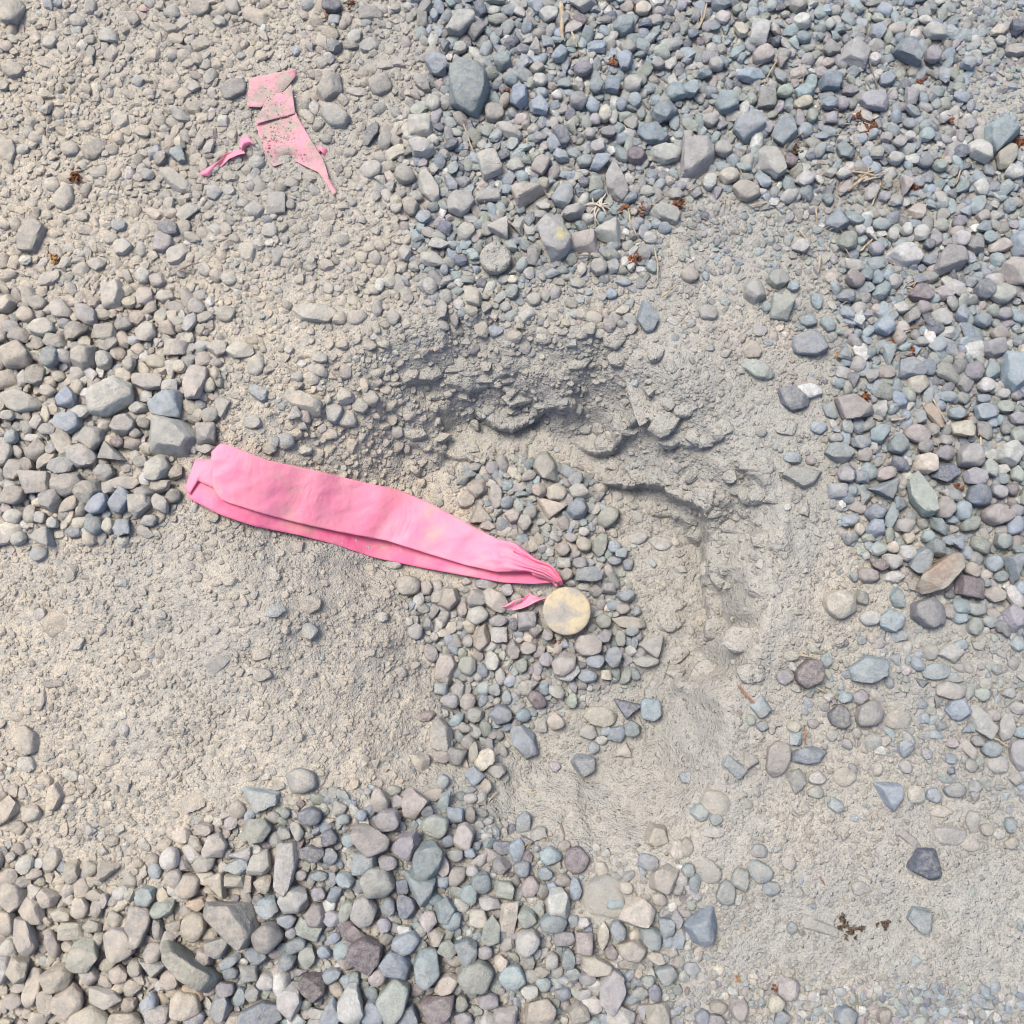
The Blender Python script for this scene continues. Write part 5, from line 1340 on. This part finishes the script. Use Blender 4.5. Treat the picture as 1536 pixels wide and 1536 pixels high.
# ------------------------------------------------------------------ dried scales and husks
def debris(name, u, v, size, n, mat, lab, cat, seed, lift=7, group=None):
    z = 0.
    for _ in range(3):
        x, y = px(u, v, z); z = float(terrain(np.array([x]), np.array([y]))[0]) + lift
    r = np.random.default_rng(seed)
    Vs, Fs, base = [], [], 0
    for k in range(n):
        c = r.normal(0, size * .27, 3) * np.array([1, 1, .35])
        d = r.normal(size=3); d[2] = abs(d[2]) * .7; d /= np.linalg.norm(d)
        sd_ = np.cross(d, r.normal(size=3)); sd_ /= np.linalg.norm(sd_); up = np.cross(d, sd_)
        L, W = size * r.uniform(.22, .5), size * r.uniform(.10, .22)
        t = np.linspace(0, 1, 5)
        wv = W * np.sin(np.pi * (t * .85 + .1))
        cen = c + d * (t[:, None] - .4) * L + up * (L * .35 * (t[:, None] - .5) ** 2 * 2)
        V = np.concatenate([cen - sd_ * wv[:, None], cen + up * W * .35, cen + sd_ * wv[:, None]])
        i5 = np.arange(5)
        for a_, b_ in ((0, 5), (5, 10)):
            for i in range(4): Fs.append([base + a_ + i, base + a_ + i + 1, base + b_ + i + 1, base + b_ + i])
        Vs.append(V); base += 15
    V = np.concatenate(Vs) + np.array([x, y, z + size * .12])
    o = mesh_obj(name, V, np.array(Fs), mat, loc=(x, y, z - lift))
    md = o.modifiers.new('thickness', 'SOLIDIFY'); md.thickness = .7 * S
    return tag(o, lab, cat, group)

RUSTS = [
    ('A', 340, 795, 22, 'r', 'on dusty pebbles near the curled pink shred'), ('A', 245, 1165, 18, 'l', 'beside a large dusty angular stone'),
    ('B', 1320, 1175, 26, 'r', 'standing alone on bare grit'), ('B', 750, 415, 15, 'r', 'next to the biggest teal stone'), ('B', 1215, 285, 22, 'r', 'beside a blue grey angular stone'),
    ('B', 1135, 490, 15, 'r', 'between sandy and lilac pebbles'), ('B', 1255, 940, 20, 'r', 'near the tuft of pale roots'), ('B', 1350, 940, 22, 'r', 'along the straight pale straw'),
    ('B', 1510, 930, 20, 'r', 'touching a whitish angular stone'), ('B', 1375, 185, 13, 'r', 'among small bluish pebbles'), ('B', 1300, 35, 15, 'r', 'beside a sandy rounded pebble'), ('B', 45, 20, 14, 'r', 'between grey pebbles and a bark sliver'),
    ('C', 1060, 375, 24, 'r', 'standing up from fine bluish gravel'), ('C', 785, 520, 18, 'r', 'against the lilac faceted stone'), ('C', 825, 580, 26, 'r', 'in gravel close to the lilac faceted stone'),
    ('C', 1210, 545, 18, 'r', 'on bare grit near the smooth pale pebbles'), ('C', 1525, 640, 22, 'r', 'by the olive oval pebble'), ('C', 300, 620, 16, 'r', 'on a blue grey stone'), ('C', 510, 690, 24, 'd', 'in the hollow between blue stones'),
    ('C', 1045, 845, 14, 'r', 'by a pinkish triangular pebble'), ('F', 815, 250, 18, 'r', 'above the pinkish faceted stone'), ('F', 1025, 60, 20, 'r', 'by the blue grey faceted stone in the gravel bank'), ('F', 950, 5, 14, 'r', 'beside blue grey pebbles in the gravel bank'),
    ('F', 1280, 345, 16, 'r', 'between teal oval pebbles'), ('F', 1340, 400, 16, 'd', 'next to the upright straw chip'), ('F', 1235, 655, 16, 'r', 'by the dark blue round stone'), ('F', 700, 70, 13, 'l', 'in dusty grit by the hole'),
    ('E', 970, 1345, 17, 'r', 'against the yellow cap in the hole'), ('I', 245, 1335, 9, 'l', 'on bare dust above the fine gravel'), ('I', 415, 1380, 12, 'r', 'at the corner of a pinkish stone'),
]
for i, (tl, x, y, sz, ck, where) in enumerate(RUSTS):
    ox, oy = TILES[tl]
    nm = {'r': 'rust brown dried cone scales ', 'l': 'ochre dried cone scales ', 'd': 'dark brown leaf crumbs '}[ck]
    debris('cone_scales', x / 3 + ox, y / 3 + oy, sz * .95, 16, {'r': M_RUST, 'l': M_RUSTL, 'd': M_DARKD}[ck], nm + where, 'plant debris', 70 + i, 5, 'dried brown plant scraps')

def husk(u, v, pieces, lab):
    z = 0.
    for _ in range(3):
        x, y = px(u, v, z); z = float(terrain(np.array([x]), np.array([y]))[0])
    e = empty('dry_husk', (x, y, z)); tag(e, lab, 'plant debris')
    for k, (du, dv, sz, n) in enumerate(pieces):
        o = debris('husk_leaf', u + du, v + dv, sz, n, M_DARKD, 'x', 'x', int(u + k * 7), 4)
        del o['label']; del o['category']
        o.parent = e; o.location = tuple(np.array(o.location) - np.array(e.location))
    return e
h1 = husk(1270, 1390, [(-3, -4, 20, 12), (2, 11, 19, 7), (24, 2, 11, 9)], 'dark brown dry husk with a stalk, lying on a flat buried stone')
P = path3([(1272, 1393), (1282, 1394), (1296, 1392)], 5, 9)
V, F = tube(P, 2.4, 1.6, 7, .8, 3); st = mesh_obj('stalk', V, F, M_DARKD, h1, loc=P[0])
h2 = husk(1328, 1386, [(0, 0, 15, 14), (-11, 0, 9, 6)], 'small dark brown husk crumb on bare dust beside the larger husk')

for o in bpy.data.objects:
    if '_loc' in o: del o['_loc']
